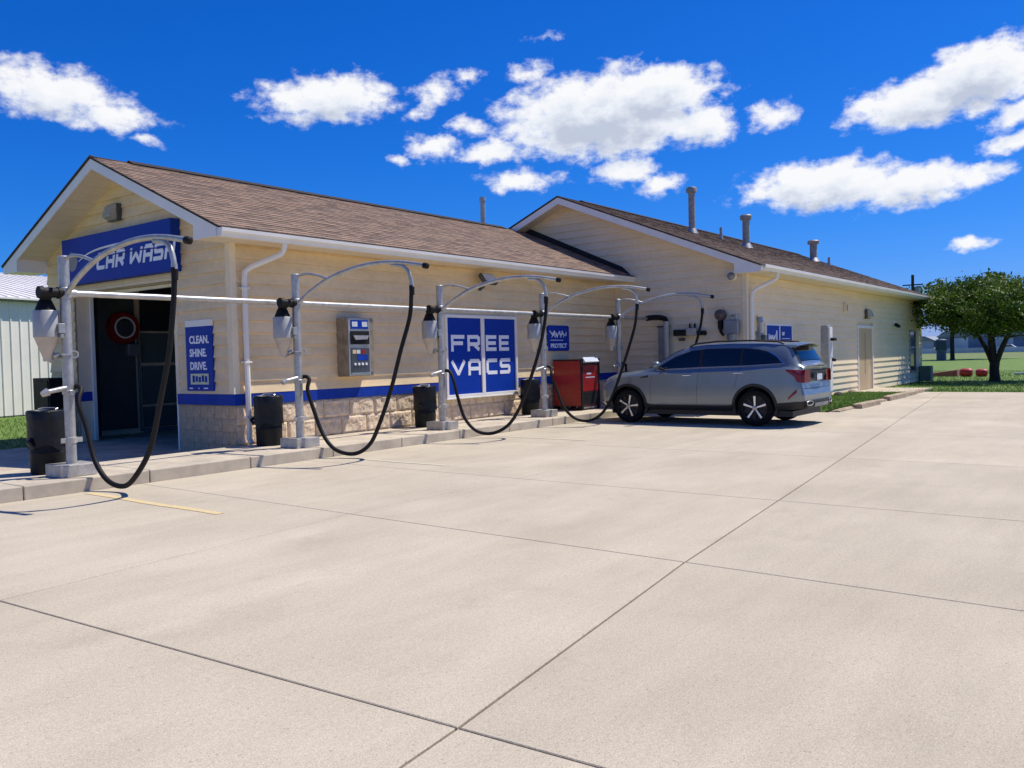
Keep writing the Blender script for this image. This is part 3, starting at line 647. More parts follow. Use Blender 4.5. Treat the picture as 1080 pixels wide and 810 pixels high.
# ---------------------------------------------------------------- rear building
RY2, RZ2, S2 = 1.49, 5.95, .411; X2, XE2 = 12.2, 32.0; YR, YL = -3.75, 6.73; XO2 = 11.7
def rz2(y): return RZ2-S2*abs(y-RY2)
def rear_building():
    B = thing('equipment_building', (X2, YR, 0), 'larger beige sided building with gable end and vents behind the silver car', 'building')
    fF = fr_front(X2); fR = fr_long(YR)
    c = MB(); c.box((X2+.02, YR+.02, -.15), (XE2-.02, YL, 3.5)); c.prism([(YR+.03, 3.501), (YL-.03, 3.501), (YL-.03, rz2(YL)-.2), (RY2, RZ2-.2), (YR+.03, rz2(YR)-.2)], fF, -1.5, -.021); wall = c.build('wall', 'trim', B)
    hl = ((22.02, 24.02, -1, 2.3), (29.75, 30.95, .42, 2.2))
    siding(wall, fR, .0, 3.44, lambda z: (X2+.11, XE2-.08), holes=hl, m='siding2')
    def ext(z): return (YR+.09+max(0, (z-rz2(YR)+.12)/S2), min(YL-.1, YL-max(0, (z-rz2(YL)+.12)/S2)))
    siding(wall, fF, 1.02, 5.85, ext, m='siding2', holes=())
    mb = MB(); mb.box((YR, -.01, .82), (0, .03, 1.0), fF); mb.build('stripe_board', 'blue', wall)
    base = [roughblock(.60, .318, s+40, .020).mesh('stone_block', M_['stone']) for s in range(4)]
    for cc in range(2):
        y = -.05-(.3 if cc else 0)
        while y > YR+.5:
            o = link('stone_block', random.choice(base), wall); o.rotation_euler[2] = -math.pi/2; o.location = (0, y-YR, .163+cc*.324); y -= .61
    t = MB(); t.box((X2-.035, YR-.035, .0), (X2+.10, YR, 3.43)); t.box((X2-.035, YR+.0001, .0), (X2, YR+.085, 3.43)); t.build('corner_trim', 'trim', wall)
    t = MB(); t.box((XE2-.085, YR-.035, 0), (XE2+.03, YR, 3.43)); t.build('corner_trim', 'trim', wall)
    # soffits, returns, fascia
    for side in (1, -1):
        s = .03
        while s < 5.1:
            w = .30
            mb = MB(); vs = [(x, RY2+side*tt, rz2(RY2+side*tt)-.185+h) for tt in (s, s+w-.012) for x in (XO2+.03, X2-.004) for h in (0, .012)]
            mb.add(vs, [(0, 2, 6, 4), (1, 5, 7, 3), (0, 4, 5, 1), (2, 3, 7, 6), (0, 1, 3, 2), (4, 6, 7, 5)]); mb.build('soffit_board', 'soffit', B); s += w
        e = 5.81
        pts = [(RY2, RZ2-.01), (RY2+side*e, RZ2-.01-S2*e), (RY2+side*e, 3.40), (RY2+side*(e-.66), 3.40), (RY2+side*(e-.66), rz2(RY2+side*(e-.66))-.2), (RY2, RZ2-.2)]
        mb = MB(); mb.prism(pts, fF, X2-XO2-.03, X2-XO2); mb.build('fascia', 'white', B)
        yi, yo = RY2+side*(e-.66), RY2+side*e
        mb = MB(); mb.prism([(yo, 3.41), (yi, 3.41), (yi, rz2(yi)-.13), (yo, rz2(yo)-.03)], fF, 0, X2-XO2-.032); mb.build('eave_return', 'soffit', B)
    mb = MB(); mb.box((X2, -4.3, 3.42), (XE2+.4, YR+.02, 3.435)); mb.build('soffit', 'soffit', B)
    mb = MB()
    for side in (1, -1):
        e = 5.82; vs = [(x, RY2+side*t_, RZ2-S2*t_+h) for t_ in (0, e) for x in (XO2-.015, XE2+.4) for h in (-.02, .012)]
        mb.add(vs, [(0, 2, 6, 4), (1, 5, 7, 3), (0, 4, 5, 1), (2, 3, 7, 6), (0, 1, 3, 2), (4, 6, 7, 5)])
    roof = mb.build('roof', 'ridge', B)
    shingle_roof(roof, XO2-.02, XE2+.41, (RY2-5.86, rz2(RY2-5.86)+.012), (RY2, RZ2+.012), 'shingle2', 0, seed=9)
    mb = MB(); mb.box((XO2-.02, RY2, 0), (XE2+.4, RY2+5.84, .015), lambda x, y, z: (x, y, rz2(y)+.014+z)); mb.build('rear_slope_covering', 'shingle2', roof)
    mb = MB(); mb.prism([(-.16, -.045), (0, .035), (.16, -.045), (.15, -.065), (0, .012), (-.15, -.065)], lambda u, d, z: (-d, RY2+u, RZ2+.03+z), -XE2+.2, -12.9); mb.build('ridge_vent', 'ridge', roof)
    g = MB(); dy = -3.76; prof = [(-.56, 3.425), (-.64, 3.425), (-.655, 3.47), (-.69, 3.50), (-.695, 3.565), (-.675, 3.565), (-.672, 3.51), (-.64, 3.485), (-.625, 3.437), (-.575, 3.437), (-.575, 3.565), (-.56, 3.565)]
    g.prism([(u+dy, z) for u, z in prof], lambda u, d, z: (d, u, z), XO2+.005, XE2+.4); g.build('gutter', 'white', B)
    d = MB(); d.tube([(12.75, dy-.60, 3.43), (12.75, dy-.58, 3.30), (12.72, dy-.5, 3.24), (12.42, YR-.17, 3.04), (12.34, YR-.11, 2.95), (12.33, YR-.09, 2.82), (12.33, YR-.09, .1)], .05, 8); d.build('downspout', 'white', B, smooth=True)
    # door with frame
    f = MB(); F = fR
    for a, b, c0, c1 in ((22.03, 22.13, 0, 2.28), (23.91, 24.01, 0, 2.28)): f.box((a, -.02, c0), (b, .045, c1), F)
    f.box((22.131, -.02, 2.18), (23.909, .044, 2.279), F); f.build('door_frame', 'white', wall)
    dr = MB(); dr.box((22.135, -.02, .04), (23.905, .01, 2.175), F); dr = dr.build('door', 'door', B)
    h = MB(); h.box((23.0, .0101, .6), (23.03, .018, 2.0), F); h.build('door_seam_strip', 'bronze', dr)
    h = MB(); h.lathe(F(23.75, .01, 1.02), [(.0, 0), (.03, .0), (.03, .03), (.0, .06)], 12, (0, -1, 0)); h.build('handle', 'steel', dr)
    # window
    w = MB(); a, b, c0, c1 = 29.76, 30.94, .43, 2.19
    w.box((a, -.02, c0), (a+.09, .04, c1), F); w.box((b-.09, -.02, c0), (b, .04, c1), F); w.box((a+.091, -.02, c1-.08), (b-.091, .039, c1), F); w.box((a+.091, -.02, c0), (b-.091, .05, c0+.07), F); w.box((a+.091, -.02, 1.44), (b-.091, .03, 1.50), F)
    wn = w.build('window', 'mgrey', B)
    for z0, z1 in ((c0+.07, 1.44), (1.50, c1-.08)):
        p = MB(); p.box((a+.092, -.02, z0), (b-.092, .0, z1), F); p.build('pane', 'glass_d', wn)
    return B
RB = rear_building()
def rb_extras():
    fR = fr_long(YR); fF = fr_front(X2)
    floodlight((23.15, YR-.022, 2.68), 'long', 'wall pack light mounted above the tan door', 1.35)
    T = thing('wall_vent', (20.55, YR-.02, 2.82), 'small square grey vent on the wall left of the door light', 'vent'); m = MB(); m.box((20.42, .02, 2.69), (20.72, .12, 2.95), fR); m.build('hood', 'trim', T, bevel=.02); m = MB(); m.box((20.46, .121, 2.72), (20.55, .13, 2.92), fR); m.build('louvre', 'mgrey', T)
    T = thing('security_camera', (27.2, YR, 2.4), 'small white security camera on the wall right of the tan door', 'camera'); m = MB(); m.cone(fR(27.2, .02, 2.4), fR(27.2, .09, 2.4), .11, .09, 16); m.build('mount', 'white', T, smooth=True); m = MB(); m.cone(fR(27.15, .09, 2.37), fR(26.95, .25, 2.30), .075, .065, 14); m.build('lens', 'blackp', T, smooth=True)
    T = thing('dome_camera', (X2, -3.42, 3.38), 'white dome camera high on the gable wall near its corner', 'camera'); m = MB(); m.cone(fF(-3.42, .02, 3.40), fF(-3.42, .12, 3.40), .13, .12, 18); m.build('mount', 'white', T, smooth=True)
    m = MB(); m.lathe(fF(-3.42, .12, 3.38), [(.10, 0), (.095, .04), (.07, .08), (.03, .10), (0, .105)], 16, (-1, 0, -.5)); m.build('dome', 'mgrey', T, smooth=True)
    T = thing('gas_meter', (X2, -3.3, 1.9), 'grey gas meter with red brown regulator on the gable wall', 'meter')
    m = MB(); m.cone(fF(-3.12, .05, 2.42), fF(-3.12, .17, 2.42), .14, .14, 18); m.cone(fF(-3.12, .17, 2.42), fF(-3.12, .22, 2.42), .10, .05, 16); m.build('regulator', mat('regulator_brown', (.17, .12, .11), .6, .3), T, smooth=True)
    m = MB(); m.tube([fF(-3.12, .12, 2.24), fF(-3.12, .12, 2.0), fF(-3.2, .12, 1.9)], .04, 8); m.cone(fF(-3.12, .12, 2.28), fF(-3.12, .12, 2.05), .075, .06, 12); m.build('valve', 'blackp', T, smooth=True)
    m = MB(); m.box((-3.62, .05, 1.92), (-3.25, .25, 2.28), fF); m.cone(fF(-3.43, .15, 1.93), fF(-3.43, .15, 1.5), .13, .07, 14); m.build('meter_body', 'mgrey', T, bevel=.02)
    m = MB(); m.tube([fF(-3.43, .15, 2.28), fF(-3.43, .15, 2.38), fF(-3.55, .15, 2.42), fF(-3.58, .15, .3)], .025, 8); m.build('pipe', 'galv', T, smooth=True)
    T = thing('electric_meter', (12.85, YR, 1.8), 'round electric meter stack right of the corner downspout', 'meter')
    m = MB(); m.box((12.76, .02, 1.60), (13.02, .14, 1.95), fR); m.build('socket_box', 'mgrey', T, bevel=.01)
    m = MB(); m.cone(fR(12.89, .14, 1.80), fR(12.89, .24, 1.80), .10, .09, 18); m.build('glass', 'dgrey', T, smooth=True)
    m = MB(); m.cone(fR(12.89, .09, 1.95), fR(12.89, .09, 2.22), .05, .05, 12); m.cone(fR(12.89, .09, 2.22), fR(12.89, .09, 2.36), .085, .06, 12); m.cone(fR(12.89, .09, 1.6), fR(12.89, .09, .1), .03, .03, 10); m.build('conduit', 'steel', T, smooth=True)
    T = thing('double_blue_sign', (14.3, YR, 1.6), 'pair of small blue wall panels with white script in pale frame above the car', 'sign')
    m = MB(); m.box((13.38, .02, 1.58), (15.42, .052, 2.20), fR); m.build('frame', 'white', T)
    for a, b in ((13.46, 14.36), (14.46, 15.34)):
        m = MB(); m.box((a, .0525, 1.63), (b, .060, 2.15), fR); m.build('panel', 'blue_sign', T)
    script_marks(fR, 13.55, 1.78, .5, .16, T, 2, .061, .02); m = MB(); m.box((14.12, .061, 1.74), (14.20, .063, 2.02), fR); m.build('letter', 'letter', T)
    text_part('car', fR, 14.56, 1.90, .12, T, name='script_mark', d=.061); m = MB(); m.box((14.56, .061, 1.80), (15.2, .063, 1.815), fR); m.build('rule', 'letter', T)
    m = MB(); m.box((14.9, .061, 1.68), (15.2, .063, 1.75), fR); m.build('small_print', 'letter', T)
    # electrical boxes on the gable wall above the car bonnet
    T = thing('grey_junction_cabinet', (X2, -1.55, 1.4), 'flat grey electrical cabinet on the gable wall behind the car bonnet', 'cabinet'); m = MB(); m.box((-1.66, .02, 1.25), (-1.38, .16, 2.17), fF); m.build('box', 'mgrey', T, bevel=.01); m = MB(); m.box((-1.68, .02, 2.171), (-1.36, .18, 2.21), fF); m.build('lid', 'dgrey', T)
    T = thing('bill_changer', (X2, -2.25, 1.85), 'black wall fixture with silver centre piece above the car roof', 'fixture'); m = MB(); m.box((-2.22, .02, 1.93), (-1.84, .2, 2.09), fF); m.build('left_unit', 'blackp', T, bevel=.01); m = MB(); m.box((-2.50, .02, 1.93), (-2.221, .24, 2.12), fF); m.build('centre_unit', 'galv', T, bevel=.01); m = MB(); m.box((-2.70, .02, 1.93), (-2.501, .18, 2.04), fF); m.build('right_unit', 'blackp', T, bevel=.01)
    m = MB()
    for y in (-2.28, -2.42): m.cone(fF(y, .12, 2.12), fF(y, .12, 2.24), .03, .02, 10)
    m.build('nipple', 'blackp', T)
    m = MB(); m.box((-2.1, .02, 1.80), (-1.95, .1, 1.87), fF); m.build('bracket', 'dgrey', T)
    # pay pillar behind the car
    T = thing('pay_station_pillar', (16.1, -4.5, 0), 'slim pale metal pillar with black reader just behind the car tail', 'pillar')
    m = MB(); m.box((15.97, -4.60, 0), (16.27, -4.40, 2.16)); m.build('post', 'galv', T, bevel=.012)
    m = MB(); m.box((15.99, -4.65, .3), (16.25, -4.601, 2.10)); m.build('front_panel', 'white', T, bevel=.008)
    m = MB(); m.box((16.02, -4.76, 1.72), (16.26, -4.651, 1.80)); m.build('card_reader', 'blackp', T, bevel=.01)
    m = MB(); m.cone((16.2, -4.65, 1.20), (16.2, -4.74, 1.18), .05, .045, 12); m.build('push_button', 'blackp', T, smooth=True)
    m = MB(); m.box((16.02, -4.658, 1.25), (16.2, -4.6505, 1.65)); m.build('screen', 'paper', T)
    # AC unit at the far corner
    T = thing('air_conditioner', (31.2, YR-.5, 0), 'small green grey box unit on the grass at the building far corner', 'utility box')
    m = MB(); m.box((31.35, YR-.50, .02), (31.9, YR-.08, .66)); m.build('housing', mat('green_grey', (.16, .20, .15), .6), T, bevel=.02)
    m = MB()
    for k in range(5): m.box((31.40, YR-.515, .12+k*.1), (31.85, YR-.501, .17+k*.1))
    m.build('grille', 'dgrey', T)
    # roof vents
    def vent(x, y, top, r, label, cap=True):
        z0 = rz2(y)-.02; T = thing('roof_vent', (x, y, z0), label, 'roof vent'); m = MB(); m.cone((x, y, z0), (x, y, top-.05), r, r, 16); m.build('pipe', 'vent', T, smooth=True)
        m = MB(); m.cone((x, y, z0-.02), (x, y, z0+.16), r*1.9, r*1.15, 16); m.build('flashing', 'galv', T, smooth=True)
        if cap: m = MB(); m.lathe((x, y, top-.18), [(r*.9, 0), (r*1.6, .01), (r*1.65, .13), (r*1.4, .17), (0, .18)], 16); m.build('cap', 'vent', T, smooth=True)
    vent(17.2, 0, 6.80, .105, 'tallest grey capped vent pipe, nearest the gable peak'); vent(19.6, -.85, 6.10, .12, 'second capped vent pipe, in the middle of the far roof slope'); vent(29.4, 0, 6.25, .15, 'short capped vent pipe, farthest along the far roof')
    vent(19.6, .05, 5.82, .045, 'thin white stub pipe between the two large roof vents', False); vent(30.6, -.3, 5.62, .05, 'tiny stub pipe at the far end of the roof', False)
    T = thing('roof_vent', (10.62, 3.3, 5.1), 'thin plain metal flue standing on the front roof ridge', 'roof vent'); m = MB(); m.cone((10.62, 3.32, 5.1), (10.62, 3.32, 5.92), .075, .075, 14); m.cone((10.62, 3.32, 5.92), (10.62, 3.32, 6.03), .095, .09, 14); m.build('pipe', 'galv', T, smooth=True)
rb_extras()

# ---------------------------------------------------------------- vacuum stations
ARM = [(0.06, 2.42), (.28, 2.58), (.59, 2.745), (.9, 2.85), (1.27, 2.925), (1.6, 2.945), (1.87, 2.93), (2.1, 2.895), (2.28, 2.86)]
HOSE = [(2.07, 2.58), (2.06, 2.40), (2.02, 2.1), (1.89, 1.62), (1.71, 1.08), (1.50, .56), (1.27, .20), (.98, .035), (.68, .09), (.44, .36), (.29, .76), (.20, 1.06), (.15, 1.22), (.08, 1.265), (.0, 1.25)]
RAILZ, RAILY = 2.415, -1.15
def station(x, tip, label, k):
    T = thing('vacuum_station', (x, RAILY, .16), label, 'vacuum', 'self serve vacuum stations along the kerb')
    rr = random.Random(k); a = math.atan2(tip[1]-RAILY, tip[0]-x); ca, sa = math.cos(a), math.sin(a)
    def A(s, z, w=0): return (x+ca*s-sa*w, RAILY+sa*s+ca*w, z)
    m = MB(); m.box((x-.14, RAILY-.12, .162), (x+.40, RAILY+.28, .31)) if False else m.box((x-.22, RAILY-.20, .162), (x+.22, RAILY+.22, .31)); m.build('base_box', 'galvbox', T, bevel=.008)
    m = MB(); m.cone((x, RAILY, .31), (x, RAILY, 2.85), .062, .062, 20); m.build('post', 'galv', T, smooth=True)
    m = MB(); m.lathe((x, RAILY, 2.84), [(.064, 0), (.066, .02), (.05, .035), (0, .04)], 20); m.build('post_cap', 'galv', T, smooth=True)
    m = MB(); m.tube([A(v.x, v.y) for v in spline([(s, z, 0) for s, z in ARM], 5)], .034, 12); m.build('arm', 'galv', T, smooth=True)
    m = MB(); m.lathe(A(2.27, 2.862), [(.040, 0), (.044, .02), (.044, .07), (.03, .085), (0, .09)], 14, Vector(A(2.28, 2.86))-Vector(A(2.1, 2.895))); m.build('arm_end_cap', 'black', T, smooth=True)
    m = MB(); m.tube([A(v.x, v.y) for v in spline([(.03, 2.83, 0), (.2, 2.86, 0), (.40, 2.83, 0), (.62, 2.76, 0)], 5)], .021, 10); m.build('brace', 'galv', T, smooth=True)
    m = MB(); m.tube([A(v.x, v.y) for v in spline([(1.74, 2.90, 0), (1.90, 2.88, 0), (2.01, 2.80, 0), (2.055, 2.68, 0), (2.068, 2.60, 0)], 5)], .030, 12); m.cone(A(2.066, 2.62), A(2.07, 2.54), .036, .036, 12); m.build('hose_elbow', 'galv', T, smooth=True)
    kw = rr.uniform(-.05, .05); kl = rr.uniform(0, .05); hs = [(s+kw*math.sin(math.pi*max(0, min(1, (2.5-z)/2.5)))*.8, z+(kl if z < .5 else 0)*(1-z/.5)+rr.uniform(-.008, .008), rr.uniform(-.03, .03)) for s, z in HOSE]; hs[-1] = (0.0, 1.25, .07); hs[-2] = (.08, 1.265, .07); hs[-3] = (.16, 1.22, .06)
    m = MB(); m.tube([A(v.x, v.y, v.z) for v in spline(hs, 7)], .031, 12); m.build('hose', 'hose', T, smooth=True)
    m = MB(); m.cone(A(2.07, 2.56), A(2.068, 2.44), .040, .038, 12); m.build('hose_cuff', 'black', T, smooth=True)
    # nozzle holder and claw nozzle
    m = MB(); m.cone((x-.02, RAILY-.02, 1.25), (x-.26, RAILY-.03, 1.21), .034, .028, 12); m.cone((x-.26, RAILY-.03, 1.21), (x-.33, RAILY-.03, 1.18), .05, .035, 12); m.build('nozzle', 'galv', T, smooth=True)
    m = MB(); m.lathe((x, RAILY, 1.16), [(.065, 0), (.075, .01), (.075, .05), (.065, .06)], 18); m.box((x-.03, RAILY-.11, 1.165), (x+.03, RAILY-.06, 1.215)); m.build('holder_clamp', 'galv', T, smooth=True)
    m = MB(); m.lathe((x, RAILY, .56), [(.065, 0), (.075, .005), (.075, .075), (.065, .08)], 18); m.box((x-.13, RAILY-.035, .57), (x+.13, RAILY-.02, .63)); m.build('lower_clamp', 'galvbox', T)
    m = MB(); m.lathe((x+.07, RAILY-.04, 1.66), [(.035, -.008), (.05, -.008), (.05, .008), (.035, .008), (.035, -.008)], 16, (0, 1, 0)); m.box((x-.10, RAILY-.076, 1.65), (x+.03, RAILY-.06, 1.67)); m.build('bag_hook', 'galv', T)
    # separator canister on the -X side of the post
    cx, cy = x-.19, RAILY+.10
    m = MB(); m.lathe((cx, cy, 1.58), [(0, 0), (.05, 0), (.052, .05), (.065, .08), (.138, .29)], 24); m.build('canister_cone', 'canlow', T, smooth=True)
    m = MB(); m.lathe((cx, cy, 1.87), [(.139, 0), (.147, .005), (.147, .32), (.14, .33), (0, .332)], 24); m.build('canister', 'canister', T, smooth=True)
    m = MB(); m.box((cx+.07, cy-.17, 1.92), (cx+.15, cy-.11, 2.04)); m.cone((cx+.11, cy-.15, 1.91), (cx+.11, cy-.15, 1.86), .025, .025, 10); m.build('latch', 'steel', T, bevel=.006)
    m = MB(); m.tube([(cx+.02, cy, 1.57), (cx+.08, cy-.03, 1.62), (cx+.17, cy-.02, 1.64)], .018, 8); m.cone((cx+.05, cy-.05, 1.64), (cx+.10, cy-.08, 1.67), .035, .02, 10); m.build('drain_fitting', 'steel', T, smooth=True)
    m = MB(); m.box((cx+.15, cy-.02, 2.0), (x-.05, cy+.02, 2.06)); m.build('canister_bracket', 'galv', T)
    m = MB(); m.lathe((cx, cy, 2.202), [(.12, 0), (.115, .02), (.075, .12), (.062, .13), (.062, .19)], 18); m.build('rubber_boot', 'black', T, smooth=True)
    m = MB(); m.cone((cx-.11, RAILY, RAILZ), (cx+.14, RAILY, RAILZ), .062, .062, 16); m.cone((cx-.12, RAILY, RAILZ), (cx-.07, RAILY, RAILZ), .075, .075, 16); m.cone((cx+.10, RAILY, RAILZ), (cx+.16, RAILY, RAILZ), .072, .072, 16); m.cone((cx, cy, 2.36), (cx, RAILY, RAILZ), .07, .066, 14)
    m.build('tee_coupling', 'black', T, smooth=True)
    m = MB(); m.cone((x-.105, RAILY-.0, RAILZ), (x+.13, RAILY, RAILZ), .052, .052, 14); m.lathe((x, RAILY, RAILZ-.07), [(.063, 0), (.074, .01), (.074, .13), (.063, .14)], 18); m.build('rail_fitting', 'galv', T, smooth=True)
    return T
PX = (-3.16, .37, 3.72, 7.07, 10.37); TIPS = ((-2.90, -3.4), (.96, -3.4), (4.53, -3.4), (8.05, -3.4), (11.63, -3.4))
LB = ('nearest vacuum post, in front of the open wash bay', 'vacuum post between the downspout and the coin control box', 'vacuum post at the left edge of the FREE VACS sign',
      'vacuum post left of the red vending cabinet', 'farthest vacuum post, behind the bonnet of the silver car')
for k in range(5): station(PX[k], TIPS[k], LB[k], k)
def rail():
    T = thing('vacuum_manifold_pipe', (11.9, RAILY, .16), 'long horizontal metal pipe joining all vacuum posts, with downpipe at gable wall', 'pipe')
    xs = [-3.02]+[p for x in PX[1:] for p in (x-.40, x+.09)]+[11.9]
    xs = [-3.08, PX[1]-.40, PX[1]+.1, PX[2]-.40, PX[2]+.1, PX[3]-.40, PX[3]+.1, PX[4]-.40, PX[4]+.1, 11.9]
    for a, b in zip(xs[::2], xs[1::2]):
        m = MB(); m.cone((a, RAILY, RAILZ), (b, RAILY, RAILZ), .040, .040, 14); m.build('pipe_section', 'galv', T, smooth=True)
    m = MB(); m.tube(spline([(11.86, RAILY, RAILZ), (11.96, RAILY-.05, RAILZ+.02), (12.0, RAILY-.25, RAILZ+.02), (12.0, RAILY-.45, RAILZ-.02), (12.0, -1.65, RAILZ-.12)], 4), .07, 12); m.build('elbow', 'black', T, smooth=True)
    m = MB(); m.cone((12.0, -1.65, 2.32), (12.0, -1.65, .16), .075, .075, 16); m.build('downpipe', 'canister', T, smooth=True)
rail()

# ---------------------------------------------------------------- bins
def bin_(x, y, label, first, k):
    T = thing('waste_drum', (x, y, .162), label, 'bin', 'black drums beside the vacuum posts')
    m = MB(); m.lathe((0, 0, 0), [(0, .0), (.200, .0), (.205, .02), (.208, .26), (.214, .27), (.208, .28), (.211, .52), (.217, .53), (.211, .54), (.214, .75), (.224, .765), (.224, .785), (.214, .79), (.20, .78), (.198, .64), (0, .62)], 32); m.build('drum', 'blackp', T, smooth=True, local=True)
    rr = random.Random(k); b = MB(); n = 40; vs = []
    for j, (z, r) in enumerate(((.782, .203), (.803, .222), (.782, .236), (.64, .226), (.46, .230), (.34, .234))):
        for i in range(n):
            t = 2*math.pi*i/n; w = 1+(.008*math.sin(t*9+k)+.02*mnoise.noise((math.cos(t)*3, math.sin(t)*3, z*5+k)))*(j > 1)
            vs.append((r*w*math.cos(t), r*w*math.sin(t), z+(.04*mnoise.noise((math.cos(t)*2, math.sin(t)*2, k)) + (.025*math.sin(t*5+k) if j == 5 else 0) if j > 3 else 0)))
    b.add(vs, [(j*n+i, j*n+(i+1) % n, (j+1)*n+(i+1) % n, (j+1)*n+i) for j in range(5) for i in range(n)]); b.build('liner_bag', 'bag', T, smooth=True, local=True, recalc=False)
    a = rr.uniform(2.4, 3.6); kn = MB(); kn.tube([(.22*math.cos(a), .22*math.sin(a), .46), (.27*math.cos(a), .27*math.sin(a), .42), (.25*math.cos(a+.2), .25*math.sin(a+.2), .36)], [.02, .035, .015], 8); kn.build('bag_knot', 'bag', T, smooth=True, local=True)
    m = MB(); m.tube(spline([(.10, -.02, .803), (.13, 0, .82), (.0, .10, .825), (-.10, 0, .813), (-.02, -.10, .805)], 4), .008, 6); m.build('wire_loop', 'steel', T, smooth=True, local=True)
    return T
for k, (x, y, l) in enumerate(((-3.20, -.62, 'black lined drum left of the nearest vacuum post'), (.33, -.42, 'black lined drum beside the downspout behind the second vacuum post'),
                               (4.02, -.42, 'black lined drum left of the FREE VACS sign'), (7.55, -.42, 'black lined drum at the right end of the FREE VACS sign'))): bin_(x, y, l, k == 0, k)
def black_cabinet():
    T = thing('black_cabinet', (-.35, 5.67, 0), 'black upright cabinet standing by the left pier of the bay', 'cabinet')
    m = MB(); m.box((-.50, 5.32, .02), (-.20, 6.02, 1.30)); m.build('box', 'blackp', T, bevel=.01); m = MB(); m.box((-.515, 5.37, .1), (-.501, 5.97, 1.24)); m.build('door', 'dgrey', T) if False else m.build('door', 'blackp', T, bevel=.004)
black_cabinet()
def hose_reel():
    T = thing('hose_reel', (1.5, 6.1, 2.3), 'red round hose reel with white ring on the inner bay wall', 'hose reel'); c = (1.40, 5.98, 2.33)
    m = MB(); m.lathe(c, [(.22, 0), (.33, 0), (.35, .02), (.33, .05), (.22, .05), (.22, 0)], 32, (0, -1, 0)); m.build('rim', 'redd', T, smooth=True)
    m = MB(); m.lathe((c[0], c[1]-.052, c[2]), [(.20, 0), (.235, 0), (.235, .015), (.20, .015), (.20, 0)], 32, (0, -1, 0)); m.build('white_ring', 'white', T)
    m = MB(); m.lathe(c, [(0, 0), (.21, 0), (.21, .03), (.08, .05), (.06, .1), (0, .1)], 24, (0, -1, 0)); m.build('hub', 'dgrey', T, smooth=True)
    m = MB(); m.lathe((c[0], c[1]+.13, c[2]), [(.22, 0), (.33, 0), (.35, -.02), (.22, -.03)], 32, (0, -1, 0)); m.cone((c[0], c[1], c[2]), (c[0], c[1]+.13, c[2]), .22, .22, 24); m.build('drum', 'redd', T, smooth=True)
    m = MB(); m.box((c[0]-.03, 5.95, 1.72), (c[0]+.27, 6.1, 1.98), lambda x, y, z: (x+.1, y, z)); m.build('nozzle_box', 'mgrey', T, bevel=.02)
    m = MB(); m.box((c[0]-.05, 6.0, 1.95), (c[0]+.05, 6.12, 2.3)); m.build('bracket', 'dgrey', T)
hose_reel()
def vending():
    T = thing('red_vending_cabinet', (9.2, -.6, .16), 'red and black vending cabinet with sloped white top panel against the wall', 'vending machine')
    x0, x1, y0, y1 = 8.95, 9.78, -.90, -.12
    m = MB(); m.box((x0, y0, .26), (x1, y1, 1.36)); b = m.build('body', 'red', T, bevel=.008)
    m = MB()
    for x in (x0, x1-.05): m.box((x-.006, y0-.035, .18), (x+.056, y0-.0005, 1.40))
    m.box((x0+.057, y0-.03, 1.26), (x1-.057, y0-.001, 1.40)); m.box((x0+.057, y0-.02, .28), (x1-.057, y0-.001, .60)); m.build('front_frame', 'blackp', T, bevel=.004)
    m = MB(); m.box((x0+.06, y0-.022, .62), (x1-.06, y0-.002, 1.24)); d = m.build('door', 'red', T, bevel=.004)
    m = MB(); vs = [(x0+.08, y0-.10, 1.33), (x1-.12, y0-.10, 1.33), (x1-.12, y0-.02, 1.44), (x0+.08, y0-.02, 1.44), (x0+.08, y0-.02, 1.30), (x1-.12, y0-.02, 1.30)]
    m.add(vs, [(0, 1, 2, 3), (0, 4, 5, 1), (3, 2, 5, 4), (0, 3, 4), (1, 5, 2)]); m.build('top_panel', 'paper', T)
    m = MB(); m.box((x0-.004, y0-.02, 1.362), (x1+.004, y1, 1.39)); m.build('lid', 'blackp', T)
    m = MB(); m.box((x0+.25, y0-.0235, 1.02), (x0+.45, y0-.0225, 1.06)); m.box((x0+.20, y0-.0235, .94), (x0+.62, y0-.0225, .965)); m.build('print', 'paper', T)
    for x, y in ((x0+.05, y0+.04), (x1-.05, y0+.04), (x0+.05, y1-.05), (x1-.05, y1-.05)):
        m = MB(); m.box((x-.05, y-.05, .162), (x+.05, y+.05, .262)); m.build('foot', 'blackp', T)
    m = MB(); m.box((x0+.12, y0-.01, .20), (x1-.12, y0+.1, .24)); m.build('kick_plate', 'steel', T)
vending()

